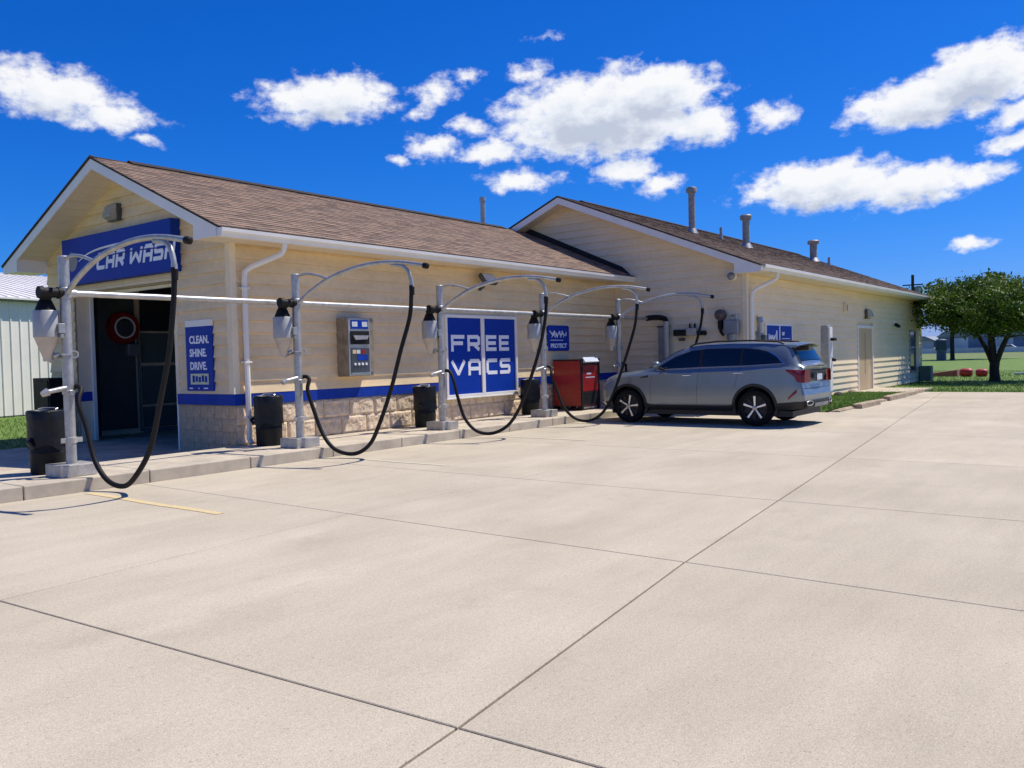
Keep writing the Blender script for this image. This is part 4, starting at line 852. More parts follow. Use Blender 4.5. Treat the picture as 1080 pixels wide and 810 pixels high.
# ---------------------------------------------------------------- car
def car():
    OX, OY = 8.90, -6.60
    T = thing('parked_car', (OX, OY, 0), 'silver grey mid size SUV parked nose in at the kerb by the gable wall', 'car')
    paint = mat('car_paint', (.19, .225, .245), .28, .45, var=.03, vscale=2, coat=.45); M_['carpaint'] = paint
    M_['cglass'] = mat('car_glass', (.006, .010, .014), .03, var=.1, spec=.7)
    M_['clad'] = mat('car_cladding', (.012, .012, .013), .55, var=.2, vscale=20)
    M_['tyre'] = mat('tyre_rubber', (.010, .010, .010), .85, spec=.2, var=.2, vscale=20)
    M_['alloy'] = mat('machined_alloy', (.72, .73, .75), .25, .9, var=.04)
    M_['tail'] = mat('tail_lamp_red', (.21, .003, .004), .3, var=.25, vscale=14, coat=.2)
    M_['lampc'] = mat('head_lamp', (.35, .37, .40), .1, .4, var=.4, vscale=14, coat=1)
    ys = np.linspace(0, 4.75, 476)
    def tab(pts, sm=9):
        v = np.interp(ys, [p[0] for p in pts], [p[1] for p in pts]); k = np.ones(sm)/sm
        e = np.concatenate([np.full(sm, v[0])+(v[0]-v[1:sm+1][::-1]), v, np.full(sm, v[-1])+(v[-1]-v[-sm-1:-1][::-1])])
        return np.convolve(e, k, 'same')[sm:-sm]
    W = tab([(0, .83), (.06, .885), (.16, .925), (.4, .945), (1, .955), (2.4, .955), (3.9, .955), (4.3, .935), (4.55, .89), (4.68, .82), (4.75, .72)], 7)
    ZC = tab([(0, 1.19), (.10, 1.225), (.15, 1.28), (.36, 1.585), (.44, 1.635), (.9, 1.675), (1.6, 1.695), (2.2, 1.685), (2.55, 1.655), (2.82, 1.575), (3.2, 1.36), (3.52, 1.175), (3.62, 1.145), (4.0, 1.115), (4.35, 1.07), (4.58, 1.0), (4.70, .91), (4.75, .80)], 9)
    ZB = tab([(0, 1.11), (.3, 1.165), (1, 1.16), (2, 1.14), (3, 1.105), (3.4, 1.08), (3.8, 1.055), (4.2, 1.015), (4.5, .955), (4.68, .87), (4.75, .77)], 13)
    ZR = tab([(0, 1.14), (.13, 1.21), (.38, 1.50), (.5, 1.56), (.9, 1.60), (1.6, 1.62), (2.2, 1.605), (2.5, 1.56), (2.82, 1.44), (3.15, 1.245), (3.36, 1.12), (3.6, 1.085), (3.8, 1.07), (4.2, 1.03), (4.5, .972), (4.7, .875), (4.75, .785)], 9)
    WR = tab([(0, .76), (.13, .74), (.38, .66), (.5, .645), (1, .66), (2, .675), (2.5, .68), (2.82, .715), (3.15, .79), (3.36, .84), (3.6, .845), (4.2, .80), (4.5, .70), (4.75, .45)], 15)
    ZU = tab([(0, .44), (.25, .36), (.6, .30), (4.3, .28), (4.75, .36)], 9)
    def q(a, y): return float(np.interp(y, ys, a))
    def ring(y):
        w, zc, zb, zr, wr, zu = (q(a, y) for a in (W, ZC, ZB, ZR, WR, ZU)); gb = max(w-.095, wr+.001)
        r = [(0, zu), (.6*w, zu), (.9*w, zu+.01), (.965*w, zu+.08), (.99*w, zu+.18), (w, .62 if zb > .8 else zb*.8), (w*.995, .62+(zb-.62)*.45 if zb > .8 else zb*.88), (w*.982, zb-.10 if zb > .85 else zb*.93), (w*.982, zb-.055), (w-.05, zb-.018), (gb, zb+.012)]
        h = max(zr-zb-.012, .004)
        for t in (.25, .5, .75): r.append((gb+(wr-gb)*t+.022*math.sin(math.pi*t)*min(1, h/.3), zb+.012+h*t))
        r += [(wr, zb+.012+h), (wr-.045, max(zr, zb+.012+h)+(zc-zr)*.42), (wr*.72, zc-(zc-zr)*.24), (wr*.36, zc-(zc-zr)*.06), (0, zc)]
        return r
    G = [(.2, .09), (.42, .01), (.62, .0), (.70, .025), (.80, .05), (.9, .055), (1.12, .055), (1.25, .05), (1.7, .0)]
    def warp(x, y, z):
        f = max(0, 1-y/.5); g = float(np.interp(z, [p[0] for p in G], [p[1] for p in G])); d = f*(g+.09*(x/.9)**2)
        f2 = min(1, max(0, (y-4.0)/.75))**1.5; d -= f2*((.10 if z < .4 else .0)-.04+.24*(abs(x)/.9)**2.6+max(0, (z-.75))*.12); return d
    def P(x, y, z): return (OX+x, OY+y+warp(x, y, z), z)
    st = sorted(set([round(v, 4) for v in list(np.linspace(0, .6, 25))+list(np.linspace(.6, 2.4, 22))+list(np.linspace(2.4, 4.0, 34))+list(np.linspace(4.0, 4.75, 26))]))
    rings = []
    for y in st:
        r = ring(y); full = [(x, z) for x, z in r]+[(-x, z) for x, z in r[-2:0:-1]]; rings.append([P(x, y, z) for x, z in full])
    n = len(rings[0]); b = MB(); vs = [p for r in rings for p in r]
    fs = [(j*n+i, j*n+(i+1) % n, (j+1)*n+(i+1) % n, (j+1)*n+i) for j in range(len(rings)-1) for i in range(n)]
    b.add(vs, fs); m = len(ring(0))
    for j in (0, len(rings)-1):      # end caps as strips across the car
        for i in range(m-1):
            a, c = j*n+i, j*n+i+1; d, e = j*n+(n-i-1) % n, j*n+(n-i) % n
            if i == 0: b.f.append((a, c, d))
            elif i == m-2: b.f.append((a, c, e))
            else: b.f.append((a, c, d, e))
    body = b.build('body', 'carpaint', T, smooth=True)
    HY = (1.03, 3.86); HZ = .365
    cut = MB()
    for hy in HY:
        for s in (-1, 1): cut.cone((OX+s*.60, OY+hy, HZ+.02), (OX+s*1.2, OY+hy, HZ+.02), .415, .415, 40)
    co = cut.build('cutter', 'clad', T); co.data.materials[0] = M_['clad']
    md = body.modifiers.new('arches', 'BOOLEAN'); md.object = co; md.operation = 'DIFFERENCE'; md.solver = 'EXACT'; md.material_mode = 'TRANSFER'
    dg = bpy.context.evaluated_depsgraph_get(); me = bpy.data.meshes.new_from_object(body.evaluated_get(dg)); body.modifiers.clear(); body.data = me; me.name = 'body'
    bpy.data.objects.remove(co)
    try: me.set_sharp_from_angle(angle=math.radians(32))
    except Exception: pass
    def sx(y, z):
        y0 = y
        for _ in range(4):
            r = ring(min(4.75, max(0, y0))); zz = [p[1] for p in r[2:15]]; xx = [p[0] for p in r[2:15]]
            x = float(np.interp(z, zz, xx)); y0 = y-warp(x, min(4.75, max(0, y0)), z)
        return x
    def side(name, m, ylist, zlo, zhi, nz, off, s=-1, parent=None, edge=True):
        b = MB(); ny = len(ylist)-1
        def PP(i, j):
            y = ylist[i]; z = zlo(y)+(zhi(y)-zlo(y))*j/nz; x = sx(y, z)+off
            return (OX+s*x, OY+y, z)
        b.grid(PP, ny, nz)
        # turned-in rim so that the panel has thickness
        k = len(b.v); rim = [(i, 0) for i in range(ny+1)]+[(ny, j) for j in range(1, nz+1)]+[(i, nz) for i in range(ny-1, -1, -1)]+[(0, j) for j in range(nz-1, 0, -1)]
        for (i, j) in rim: p = b.v[j*(ny+1)+i]; b.v.append((p[0]-s*(off+.006), p[1], p[2]))
        R = len(rim)
        for t in range(R):
            a = rim[t]; c = rim[(t+1) % R]; b.f.append((a[1]*(ny+1)+a[0], c[1]*(ny+1)+c[0], k+(t+1) % R, k+t))
        return b.build(name, m, parent or T, smooth=True)
    L = lambda *p: (lambda y: lerp_tab(p, y))
    lin = lambda a, b, n: [a+(b-a)*i/n for i in range(n+1)]
    for s in (-1, 1):
        # glazing: black surround, three panes, bright lower strip
        top = L((.50, 1.255), (.62, 1.37), (.80, 1.47), (1.0, 1.525), (1.3, 1.555), (2.1, 1.56), (2.45, 1.525), (2.8, 1.415), (3.06, 1.27), (3.24, 1.155))
        bot = L((.50, 1.235), (1.2, 1.20), (2.1, 1.18), (3.24, 1.14))
        sur = side('window_surround', 'clad', lin(.50, 3.24, 54), bot, top, 5, .004, s)
        for a, c in ((.60, 1.30), (1.36, 2.16), (2.24, 3.12)):
            side('side_window', 'cglass', lin(a, c, 20), lambda y: bot(y)+.018, lambda y: max(top(y)-.022, bot(y)+.022), 5, .009, s)
        side('bright_strip', 'steel', lin(.48, 3.2, 40), lambda y: bot(y)-.008, lambda y: bot(y)+.006, 1, .010, s)
        side('bright_strip', 'chrome', lin(.47, .80, 10), lambda y: top(y)-.004, lambda y: top(y)+.012, 1, .010, s)
        # door gaps
        for pts in ([(3.30, .46), (3.31, .9), (3.24, 1.10)], [(2.25, .42), (2.24, .8), (2.20, 1.15)], [(1.44, .74), (1.40, .9), (1.33, 1.16)]):
            b = MB(); q_ = [(OX+s*(sx(y, z)-.0035), OY+y, z) for y, z in [(lerp_tab([(p[1], p[0]) for p in pts], z), z) for z in lin(pts[0][1], pts[-1][1], 14)]]
            b.tube(q_, .0055, 5); b.build('door_gap', 'clad', T)
        for y0, y1, z in ((2.36, 2.56, 1.025), (1.26, 1.46, 1.065)):
            b = MB(); b.tube([(OX+s*(sx(y, z)+o), OY+y, z) for y, o in ((y0, .0), (y0+.02, .035), ((y0+y1)/2, .042), (y1-.02, .035), (y1, .0))], .014, 8); b.build('door_handle', 'chrome', T, smooth=True)
        # cladding
        side('rocker_cladding', 'clad', lin(1.42, 3.46, 24), L((0, .295)), L((1.42, .44), (1.6, .40), (3.3, .40), (3.46, .45)), 3, .014, s)
        for hy in HY:
            b = MB(); n_ = 40
            def PP(i, j, hy=hy):
                t = math.radians(-22+224*i/n_); r = (.408, .410, .462, .466)[j]; y = hy+r*math.cos(t); z = max(HZ+.02+r*math.sin(t), .24)
                x = sx(min(4.7, y), max(z, .34))+(-.10, .014, .014, -.006)[j]; return (OX+s*x, OY+y, z)
            b.grid(PP, n_, 3); b.build('wheel_arch', 'clad', T, smooth=True)
        side('rear_cladding', 'clad', lin(.05, .62, 12), L((0, .37), (.62, .31)), L((.05, .50), (.62, .46)), 3, .012, s)
        side('front_cladding', 'clad', lin(4.24, 4.46, 8), L((0, .32)), L((0, .46)), 3, .010, s)
        # lamps
        side('tail_lamp', 'tail', lin(.07, .40, 12), L((.07, .86), (.20, .87), (.24, .98), (.40, 1.09)), L((.07, 1.10), (.40, 1.12)), 4, .008, s)
        side('reflector', 'tail', lin(.20, .36, 8), L((.20, .67), (.36, .53)), L((.20, .74), (.36, .58)), 1, .006, s)
        side('head_lamp', 'lampc', lin(4.16, 4.44, 10), L((4.16, .93), (4.44, .82)), L((4.16, .985), (4.44, .93)), 3, .006, s)
        side('fender_vent', 'clad', lin(3.36, 3.56, 6), L((3.36, .985), (3.56, .965)), L((3.36, 1.035), (3.56, .98)), 1, .006, s)
        # mirror
        b = MB(); c = Vector((OX+s*1.06, OY+3.08, 1.245))
        b.grid(lambda i, j: tuple(c+Vector((s*.125*math.sin(math.pi*j/8)*math.cos(2*math.pi*i/16), (.085+.03*math.cos(2*math.pi*i/16))*math.sin(math.pi*j/8)*math.sin(2*math.pi*i/16)*.9, .082*math.cos(math.pi*j/8)))), 16, 8)
        mr_ = b.build('mirror', 'carpaint', T, smooth=True)
        b = MB(); b.tube([(OX+s*.86, OY+3.04, 1.15), (OX+s*.97, OY+3.06, 1.17), (OX+s*1.04, OY+3.07, 1.20)], .026, 8); b.build('mirror_foot', 'clad', mr_, smooth=True)
        # roof rail
        b = MB(); b.tube([(OX+s*(q(WR, y)-.055), OY+y, q(ZR, y)+.055+h) for y, h in ((.55, .0), (.66, .035), (1.2, .04), (1.9, .04), (2.4, .035), (2.52, .0))], .018, 8); b.build('roof_rail', 'clad', T, smooth=True)
    # rear: glass, spoiler, lamps, plate, bumper
    def rear(name, m, x0, x1, zlo, zhi, off, nx=14, nz=4, depth=True):
        b = MB(); b.grid(lambda i, j: (lambda x: (lambda z: (OX+x, OY+warp(x, 0, z)-off, z))(zlo(x)+(zhi(x)-zlo(x))*j/nz))(x0+(x1-x0)*i/nx), nx, nz)
        return b.build(name, m, T, smooth=True)
    b = MB()
    def TP(i, j):
        y = .155+.205*j/8; hw = (.60-.06*j/8); x = -hw+2*hw*i/16; z = q(ZC, y)-(q(ZC, y)-q(ZR, y))*.5*(x/.66)**2; p = P(x, y, z); return (p[0], p[1]-.010, p[2]+.006)
    b.grid(TP, 16, 8); b.build('rear_window', 'cglass', T, smooth=True)
    for s in (-1, 1):
        b = MB()
        def DP(i, j): y = .12+.27*j/8; hw = (.615-.06*j/8)+.055*i/3; z = q(ZC, y)-(q(ZC, y)-q(ZR, y))*.5*(hw/.66)**2; p = P(s*hw, y, z); return (p[0], p[1]-.008, p[2]+.004)
        b.grid(DP, 3, 8); b.build('pillar_trim', 'clad', T, smooth=True)
    b = MB()
    vs = []
    for x in lin(-.62, .62, 12):
        d = .05*(x/.62)**2
        for (y, z) in ((.50, 1.655), (.22, 1.640), (.17, 1.622), (.20, 1.600), (.40, 1.585)): p = P(x, y+d, z-.05*(x/.62)**2); vs.append(p)
    b.add(vs, [(i*5+j, i*5+(j+1) % 5, (i+1)*5+(j+1) % 5, (i+1)*5+j) for i in range(12) for j in range(5)]+[(0, 1, 2, 3, 4), (64, 63, 62, 61, 60)]); b.build('spoiler', 'carpaint', T, smooth=True)
    b = MB(); b.box((OX-.58, OY+.24, 1.575), (OX+.58, OY+.42, 1.588)); b.build('spoiler_underside', 'clad', T)
    c_ = lambda v: (lambda x: v)
    for s in (-1, 1):
        rear('tail_lamp', 'tail', *(sorted((s*.50, s*.83))), c_(.86), c_(1.095), .012)
    rear('garnish_strip', 'clad', -.50, .50, c_(1.045), c_(1.085), .012)
    rear('number_plate_recess', 'clad', -.30, .30, c_(.88), c_(1.03), .006)
    rear('number_plate', 'paper', -.16, .16, c_(.895), c_(1.015), .014, 4, 2)
    b = MB(); b.box((OX-.05, OY+.02, 1.12), (OX+.05, OY+.035, 1.15)); b.build('badge', 'chrome', T)
    rear('tailgate_gap', 'clad', -.80, .80, c_(.742), c_(.752), .004, 14, 1)
    rear('rear_bumper_lower', 'clad', -.80, .80, lambda x: .36, lambda x: .50-.0*x, .012, 16, 4)
    rear('skid_plate', 'mgrey', -.42, .42, c_(.38), c_(.455), .022, 10, 2)
    for s in (-1, 1):
        b = MB(); ring_ = [(OX+s*(.64+.13*math.cos(t)), OY+warp(.64+.13*math.cos(t), 0, .46)-.022, .46+.042*math.sin(t)) for t in [2*math.pi*i/20 for i in range(21)]]; b.tube(ring_, .010, 6); b.build('exhaust_trim', 'steel', T, smooth=True)
        rear('exhaust_recess', 'blackp', *(sorted((s*.51, s*.78))), c_(.42), c_(.50), .016, 6, 2)
    b = MB(); b.tube([P(x, 4.72, .62) for x in lin(-.5, .5, 6)], .05, 8); b.build('grille', 'clad', T, smooth=True)
    b = MB()
    b.grid(lambda i, j: (lambda y: (lambda hw: (lambda x: P(x, y, q(ZC, y)-(q(ZC, y)-q(ZR, y))*.45*(x/hw)**2+.006))(-hw+2*hw*i/14))(q(WR, y)-.07))(2.68+.80*j/12), 14, 12); b.build('windscreen', 'cglass', T, smooth=True)
    b = MB(); b.box((OX-.85, OY+.3, .20), (OX+.85, OY+4.3, .31)); b.build('underbody', 'clad', T)
    b = MB(); b.cone((OX-.66, OY+HY[0], HZ+.02), (OX-.64, OY+HY[0], HZ+.02), .41, .41, 30)
    # wheels
    for hy in HY:
        for s in (-1, 1):
            c = Vector((OX+s*.93, OY+hy, HZ)); ax = Vector((s, 0, 0)); w = MB()
            w.lathe(c, [(.245, -.20), (.30, -.215), (.345, -.20), (.362, -.16), (.365, -.10), (.362, -.04), (.345, -.002), (.30, .012), (.255, .008), (.250, -.004)], 44, ax)
            wheel = w.build('wheel', 'tyre', T, smooth=True)
            r = MB(); r.lathe(c, [(.252, -.19), (.238, -.17), (.235, -.05), (.243, .0), (.254, .004), (.254, -.003)], 44, ax); r.lathe(c, [(.236, -.055), (.10, -.05), (.0, -.05)], 44, ax); r.build('rim', 'clad', wheel, smooth=True)
            for k in range(5):
                t0 = math.radians(90+72*k+(12 if hy > 2 else 0)); u = Vector((0, math.cos(t0), math.sin(t0))); v = Vector((0, -math.sin(t0), math.cos(t0)))
                sp = MB(); q4 = []
                for dpt in (0, -.035):
                    for (a, bb, h) in ((.035, -.016, -.012), (.035, .016, -.012), (.238, .024, -.004), (.238, -.024, -.004)): q4.append(c+u*a+v*bb+ax*(h+dpt))
                sp.add(q4, [(0, 1, 2, 3), (4, 7, 6, 5), (0, 4, 5, 1), (1, 5, 6, 2), (2, 6, 7, 3), (3, 7, 4, 0)]); sp.build('spoke', 'alloy', wheel, bevel=.004)
                sp = MB(); t1 = t0+math.radians(36); u1 = Vector((0, math.cos(t1), math.sin(t1))); v1 = Vector((0, -math.sin(t1), math.cos(t1)))
                sp.add([c+u1*a+v1*bb+ax*(-.025+dd) for dd in (0, -.02) for a, bb in ((.04, -.012), (.04, .012), (.236, .02), (.236, -.02))], [(0, 1, 2, 3), (4, 7, 6, 5), (0, 4, 5, 1), (1, 5, 6, 2), (2, 6, 7, 3), (3, 7, 4, 0)]); sp.build('inner_spoke', 'clad', wheel)
            h = MB(); h.lathe(c, [(.05, -.03), (.05, -.004), (.035, .002), (0, .004)], 18, ax); h.build('hub_cap', 'steel', wheel, smooth=True)
car()
# ---------------------------------------------------------------- landscape
def border_stones():
    pts = [(12.35, 13.9, -5.84, .05), (13.6, 15.4, -6.0, .13), (15.5, 16.9, -5.80, .07), (17.0, 18.9, -5.86, .14), (19.0, 20.6, -5.80, .12), (20.7, 22.2, -5.72, .10)]
    lb = ['low stone edging piece nearest the car tail', 'long squared edging stone standing forward of its row', 'low edging stone set back behind the long one', 'rough edging stone in the middle of the grass strip border', 'edging stone just before the door path', 'last edging stone at the end of the door path']
    for k, ((x0, x1, y, h), l) in enumerate(zip(pts, lb)):
        m = MB(); nx, ny = 12, 3
        def top(i, j): x = x0+(x1-x0)*i/nx; return (x+.01, y-.11+.22*j/ny+.012*mnoise.noise((x*5, k, j)), h+.02*mnoise.noise((x*4, j*2.1, k))-(.02 if i in (0, nx) or j in (0, ny) else 0))
        m.grid(top, nx, ny); kk = len(m.v); rim = [(i, 0) for i in range(nx+1)]+[(nx, j) for j in range(1, ny+1)]+[(i, ny) for i in range(nx-1, -1, -1)]+[(0, j) for j in range(ny-1, 0, -1)]
        for i, j in rim: p = m.v[j*(nx+1)+i]; m.v.append((p[0]+.015*mnoise.noise((p[0]*7, 3, k)), p[1]+(-.012 if j == 0 else .012), -.05))
        for t in range(len(rim)): a = rim[t]; c = rim[(t+1) % len(rim)]; m.f.append((a[1]*(nx+1)+a[0], c[1]*(nx+1)+c[0], kk+(t+1) % len(rim), kk+t))
        tag(m.build('edging_stone', 'timber', smooth=True), l, 'edging stone', 'stones edging the grass strip')
    m = MB(); m.box((21.22, -5.60, -.05), (24.6, -3.77, .035)); struct(m.build('door_path', 'kerb'))
    for k, (x, y, l) in enumerate(((18.8, -4.05, 'dark lump of stone at the wall foot left of the tan door'), (20.6, -3.98, 'pale loose stone at the wall foot just left of the tan door'))):
        m = MB(); m.grid(lambda i, j: (x+.22*math.sin(math.pi*j/6)*math.cos(2*math.pi*i/10)*(1+.3*mnoise.noise((i, j, k))), y+.14*math.sin(math.pi*j/6)*math.sin(2*math.pi*i/10), .06+.10*math.cos(math.pi*j/6)), 10, 6)
        tag(m.build('loose_stone', 'bark' if k == 0 else 'timber', smooth=True), l, 'stone')
border_stones()
def grass(name, n, fn, h):
    rr = random.Random(n); v = []; f = []
    for _ in range(n):
        x, y, z = fn(rr); a = rr.random()*6.28; w = rr.uniform(.006, .012)*(h/.06); hh = h*rr.uniform(.6, 1.3); lx, ly = rr.uniform(-.9, .9)*hh, rr.uniform(-.9, .9)*hh
        k = len(v); v += [(x-math.cos(a)*w, y-math.sin(a)*w, z), (x+math.cos(a)*w, y+math.sin(a)*w, z), (x+lx, y+ly, z+hh)]; f.append((k, k+1, k+2))
    m = MB(); m.v = v; m.f = f; stuff(m.build(name, 'blade', recalc=False))
grass('strip_grass', 15000, lambda r: (r.uniform(12.3, 21.15), r.uniform(-5.68, -3.8), .02), .06)
grass('lawn_grass', 26000, lambda r: (22.35+26*r.random()**1.8, r.uniform(-12, 6), -.04), .09)
grass('side_grass', 16000, lambda r: (r.uniform(-4, 6), r.uniform(5.08, 18), -.04), .07)
def tree(x, y, label, H, R, zc, name='shade_tree', nleaf=1.0, seed=1, group=None, ls=1.0, tr=.19):
    T = thing(name, (x, y, -.03), label, 'tree', group); rr = random.Random(seed)
    tips = []; t = MB(); zf = (.26 if ls == 1 else .5)*zc
    limbs = []
    t.tube([(x, y, -.08), (x+.02, y, .12), (x-.02, y+.02, zf*.6), (x, y, zf)], [tr*1.45, tr*1.05, tr*.95, tr], 12)
    for k in range(5):
        a = k*1.26+rr.uniform(-.25, .25)+.4; out = R*rr.uniform(.45, .62); ez = zc+rr.uniform(-.15, .35)*H*.3
        p = [Vector((x+.03*math.cos(a), y+.03*math.sin(a), zf-.15)), Vector((x+out*.25*math.cos(a), y+out*.25*math.sin(a), zf+(ez-zf)*.35)), Vector((x+out*.6*math.cos(a+.1), y+out*.6*math.sin(a+.1), zf+(ez-zf)*.75)), Vector((x+out*math.cos(a), y+out*math.sin(a), ez))]
        s = spline(p, 4); t.tube(s, [tr*.56*(1-.75*i/(len(s)-1)) for i in range(len(s))], 8)
        for q in range(4):
            b = s[5+q*2]; aa = a+rr.uniform(-1.1, 1.1); o = R*rr.uniform(.25, .45); e = b+Vector((o*math.cos(aa), o*math.sin(aa), rr.uniform(-.05, .35)*H*.4)); mid = (b+e)/2+Vector((0, 0, .1)); t.tube([b, mid, e], [tr*.2, tr*.13, tr*.06], 6); tips.append(e)
        tips.append(s[-1])
    t.build('trunk', 'bark', T, smooth=True)
    V = []; F = []; TT_ = []
    def leaf(c, sc, tn):
        n = Vector((rr.gauss(0, .7), rr.gauss(0, .7), rr.gauss(.55, .55))).normalized(); a = n.orthogonal().normalized(); a.rotate(Matrix.Rotation(rr.random()*6.28, 3, n)); b = n.cross(a); L_ = sc*rr.uniform(.7, 1.3)
        k = len(V); V.extend([tuple(c-a*L_), tuple(c+b*L_*.42), tuple(c+a*L_), tuple(c-b*L_*.42)]); F.append((k, k+1, k+2, k+3)); TT_.append(min(1, max(0, tn+rr.uniform(-.18, .18))))
    nc = int(215*nleaf); cs = []
    for k in range(nc):
        while True:
            p = Vector((rr.uniform(-1, 1), rr.uniform(-1, 1), rr.uniform(-1, 1)))
            if p.length < 1 and (p.length > .45 or rr.random() < .25) and True: break
        s = 1+.34*mnoise.noise((p.x*2.0+seed, p.y*2.0, p.z*2.4)); cs.append(Vector((x+p.x*R*s, y+p.y*R*s, zc+p.z*H*(1.0 if p.z > 0 else .85)*s)))
    for c in cs:
        r = R*rr.uniform(.10, .19); tn = rr.uniform(.15, .85)
        for _ in range(int(150*ls**-1.2)):
            d = Vector((rr.gauss(0, .55), rr.gauss(0, .55), rr.gauss(0, .26)))
            leaf(c+d*r*1.2, .075*ls, tn)
    m = MB(); m.v = V; m.f = F; m.t = TT_; m.build('crown', 'leaf', T, recalc=False)
    return T
tree(31.6, -6.62, 'broad leafy tree with forked dark trunk on the lawn beyond the building', 1.22, 2.9, 2.98, seed=4)
tree(94, 5.6, 'distant dark trunked tree showing right of the navy tank', 2.6, 4.5, 6.2, 'distant_tree', .45, 8, 'distant trees beyond the lawn', 3.2, .22)
tree(97, 2.4, 'distant tree with leaning trunk seen under the near crown', 2.6, 4.5, 6.4, 'distant_tree', .45, 11, 'distant trees beyond the lawn', 3.2, .22)
def drums():
    for (x, y, s, l) in ((37.9, -4.57, .68, 'larger left red barrel lying on the lawn beyond the tree'), (37.9, -5.24, .62, 'smaller right red barrel lying behind the tree trunk')):
        m = MB(); r = .30*s; m.lathe((x, y+.42*s, r-.02), [(0, 0), (r*.7, .02), (r*.94, .1), (r, .25*s), (r*1.03, .42*s), (r, .6*s), (r*.94, .74*s), (r*.7, .82*s), (0, .84*s)], 22, (0, -1, 0))
        tag(m.build('red_barrel', 'tank', smooth=True), l, 'barrel')
    m = MB(); m.add([(38.4, -4.1, -.02), (39.6, -4.0, -.02), (39.8, -2.2, -.02), (39, -2.3, -.02), (38.4, -4.1, .30), (39.6, -4.0, .30), (39.8, -2.2, .04), (39, -2.3, .04)], [(0, 3, 2, 1), (4, 5, 6, 7), (0, 1, 5, 4), (1, 2, 6, 5), (2, 3, 7, 6), (3, 0, 4, 7)])
    tag(m.build('red_ramp', mat('faded_red', (.30, .10, .09), .8, var=.25, vscale=4)), 'faded red wedge shaped ramp left of the red barrels', 'ramp')
    m = MB(); m.box((41.2, -14, -.03), (41.5, -6.2, .07)); tag(m.build('white_beam', 'farw'), 'low white beam lying on the lawn right of the tree', 'beam')
    T = thing('navy_tank', (88, 5.6, 0), 'upright navy drum on grey base far across the lawn', 'tank'); m = MB(); m.lathe((88, 5.6, 1.05), [(.0, 0), (.52, 0), (.55, .05), (.55, 1.05), (.4, 1.15), (0, 1.2)], 20); m.build('drum', 'navy', T, smooth=True); m = MB(); m.lathe((88, 5.6, -.05), [(.50, 0), (.46, .1), (.46, 1.09)], 20); m.build('base', 'dgrey', T, smooth=True)
    # small fittings at the far corner of the building
    T = thing('hose_bib', (33.2, -3.9, .35), 'small dark valve fitting just beyond the far building corner', 'valve'); m = MB(); m.tube([(32.1, -3.6, .35), (33.0, -3.85, .35), (33.2, -3.9, .25)], .06, 8); m.cone((33.0, -3.85, .25), (33.0, -3.85, .5), .12, .12, 10); m.build('pipe', 'blackp', T)
drums()
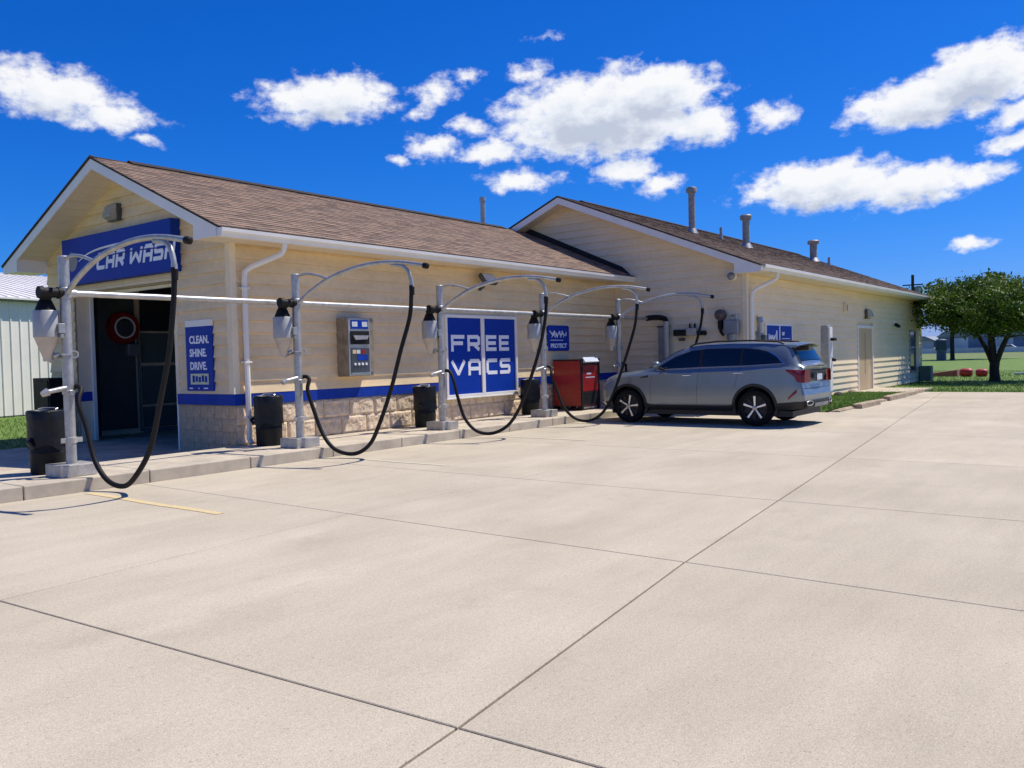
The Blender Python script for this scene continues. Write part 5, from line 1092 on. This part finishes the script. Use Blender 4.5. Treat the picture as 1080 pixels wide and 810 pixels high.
def far_things():
    rr = random.Random(3)
    specs = [(240, 48, 26, 4.2, 'farw', 'long pale low shed at the left of the far street line', 2), (235, 18, 30, 5.4, 'farb', 'blue grey warehouse in the middle of the far street line', 3), (250, -14, 28, 6.8, 'farw', 'tall pale grey far warehouse with red door right of the tree fork', 2), (245, -46, 26, 4.8, 'farb', 'far blue grey warehouse at the right frame edge', 2), (260, 78, 30, 5, 'farw', 'far pale warehouse beyond the building end', 2)]
    for x, y, w, h, m_, l, nd in specs:
        T = thing('far_warehouse', (x, y, 0), l, 'warehouse', 'warehouses on the horizon')
        m = MB(); m.box((x, y-w/2, -.2), (x+14, y+w/2, h*.72)); wl = m.build('wall', m_, T)
        m = MB(); m.prism([(y-w/2-.5, h*.70), (y+w/2+.5, h*.70), (y+w/2-2, h), (y-w/2+2, h)], fr_front(x), -14.5, .5); m.build('roof', 'mgrey', T)
        for k in range(nd): yy = y-w/2+w*(k+.5)/nd; m = MB(); m.box((x-.1, yy-2, 0), (x-.005, yy+2, 3.4 if h > 5 else 2.6)); m.build('door', 'tank' if (h > 6 and k == 0) else 'farw' if m_ == 'farb' else 'navy', wl)
    g = 'cars parked along the far street'
    cols = [(.55, .57, .6), (.10, .14, .25), (.7, .7, .7), (.06, .06, .07), (.3, .05, .05), (.2, .25, .32)]
    cm = [mat('far_car_paint', c, .3, .3, var=.02) for c in cols]
    names = ['tiny silver car', 'tiny navy blue car', 'tiny white car', 'tiny black car', 'tiny dark red car', 'tiny slate blue car']
    for k in range(6):
        y = (52, 33, 14, -1, -16, -34)[k]; x = 205+rr.uniform(-3, 3); T = thing('far_car', (x, y, 0), names[k]+' parked on the far street across the lawn', 'car', g)
        m = MB(); m.prism([(-2.2, .3), (2.2, .3), (2.2, .85), (1.3, .95), (.8, 1.45), (-1.2, 1.5), (-1.9, .98), (-2.2, .9)], lambda u, d, z: (x-d, y+u, z), -.9, .9); m.build('body', cm[k % 6], T, bevel=.05)
        m = MB(); m.prism([(-1.6, .98), (1.15, .96), (.75, 1.38), (-1.15, 1.42)], lambda u, d, z: (x-d, y+u, z), -.91, .91); m.build('window', 'glass_d', T)
        for u in (-1.4, 1.4): m = MB(); m.cone((x-.93, y+u, .33), (x+.93, y+u, .33), .33, .33, 12); m.build('wheel', 'black', T)
    m = MB(); m.box((185, -90, -.05), (186.2, 100, .95)); tag(m.build('white_rail_fence', 'farw'), 'long low pale fence line at the far edge of the field', 'fence')
    for (x, y, h, l) in ((70, 4.5, 7.6, 'utility pole rising just above the far roof end'),):
        T = thing('utility_pole', (x, y, 0), l, 'pole'); m = MB(); m.cone((x, y, -.3), (x, y, h), .17, .12, 10); m.build('pole', 'bark', T, smooth=True); m = MB(); m.box((x-.06, y-.8, h-.9), (x+.06, y+.8, h-.80)); m.build('crossarm', 'bark', T)
        m = MB(); m.cone((x+.1, y-.3, h-2), (x+.1, y-.3, h-1.1), .22, .22, 10); m.build('transformer', 'mgrey', T)
far_things()
def shed():
    a = Vector((3.12, 16.81)); d = Vector((1.59, .45)).normalized(); n = Vector((d.y, -d.x)); T = thing('metal_shed', (a.x, a.y, 0), 'pale green white metal shed with standing seam walls and white roof at the left', 'shed')
    def F(u, dd, z): return (a.x+d.x*u+n.x*dd, a.y+d.y*u+n.y*dd, z)
    m = MB(); m.box((-14, -12, -.1), (8, -.02, 3.75), F); m.build('wall', 'shed', T)
    u = -14.
    while u < 8:
        m = MB(); m.add([F(u, 0, .02), F(u+.27, 0, .02), F(u+.285, .03, .02), F(u+.315, .03, .02), F(u+.33, 0, .02), F(u, 0, 3.72), F(u+.27, 0, 3.72), F(u+.285, .03, 3.72), F(u+.315, .03, 3.72), F(u+.33, 0, 3.72)], [(0, 1, 6, 5), (1, 2, 7, 6), (2, 3, 8, 7), (3, 4, 9, 8)]); m.build('wall_panel', 'shed', T, recalc=False); u += .33
    m = MB(); m.box((-14, -.05, -.06), (8, .012, .019), F); m.build('base_trim', 'dgrey', T)
    m = MB(); m.box((-14.3, .031, 3.62), (8.3, .10, 3.76), F); m.build('eave_trim', 'mgrey', T)
    m = MB(); m.add([F(-14.4, .28, 3.74), F(8.4, .28, 3.74), F(8.4, -6, 5.25), F(-14.4, -6, 5.25), F(8.4, -12.3, 3.74), F(-14.4, -12.3, 3.74), F(-14.4, .28, 3.68), F(8.4, .28, 3.68)], [(0, 1, 2, 3), (3, 2, 4, 5), (6, 7, 1, 0)]); m.build('roof', 'shedroof', T)
    u = -14.2
    while u < 8.4: m = MB(); m.add([F(u, .27, 3.745), F(u+.03, .27, 3.745), F(u+.03, -6, 5.255), F(u, -6, 5.255), F(u, .27, 3.775), F(u+.03, .27, 3.775), F(u+.03, -6, 5.285), F(u, -6, 5.285)], [(4, 5, 6, 7), (0, 1, 5, 4), (1, 2, 6, 5), (3, 0, 4, 7)]); m.build('roof_rib', 'shedroof', T); u += .4
shed()
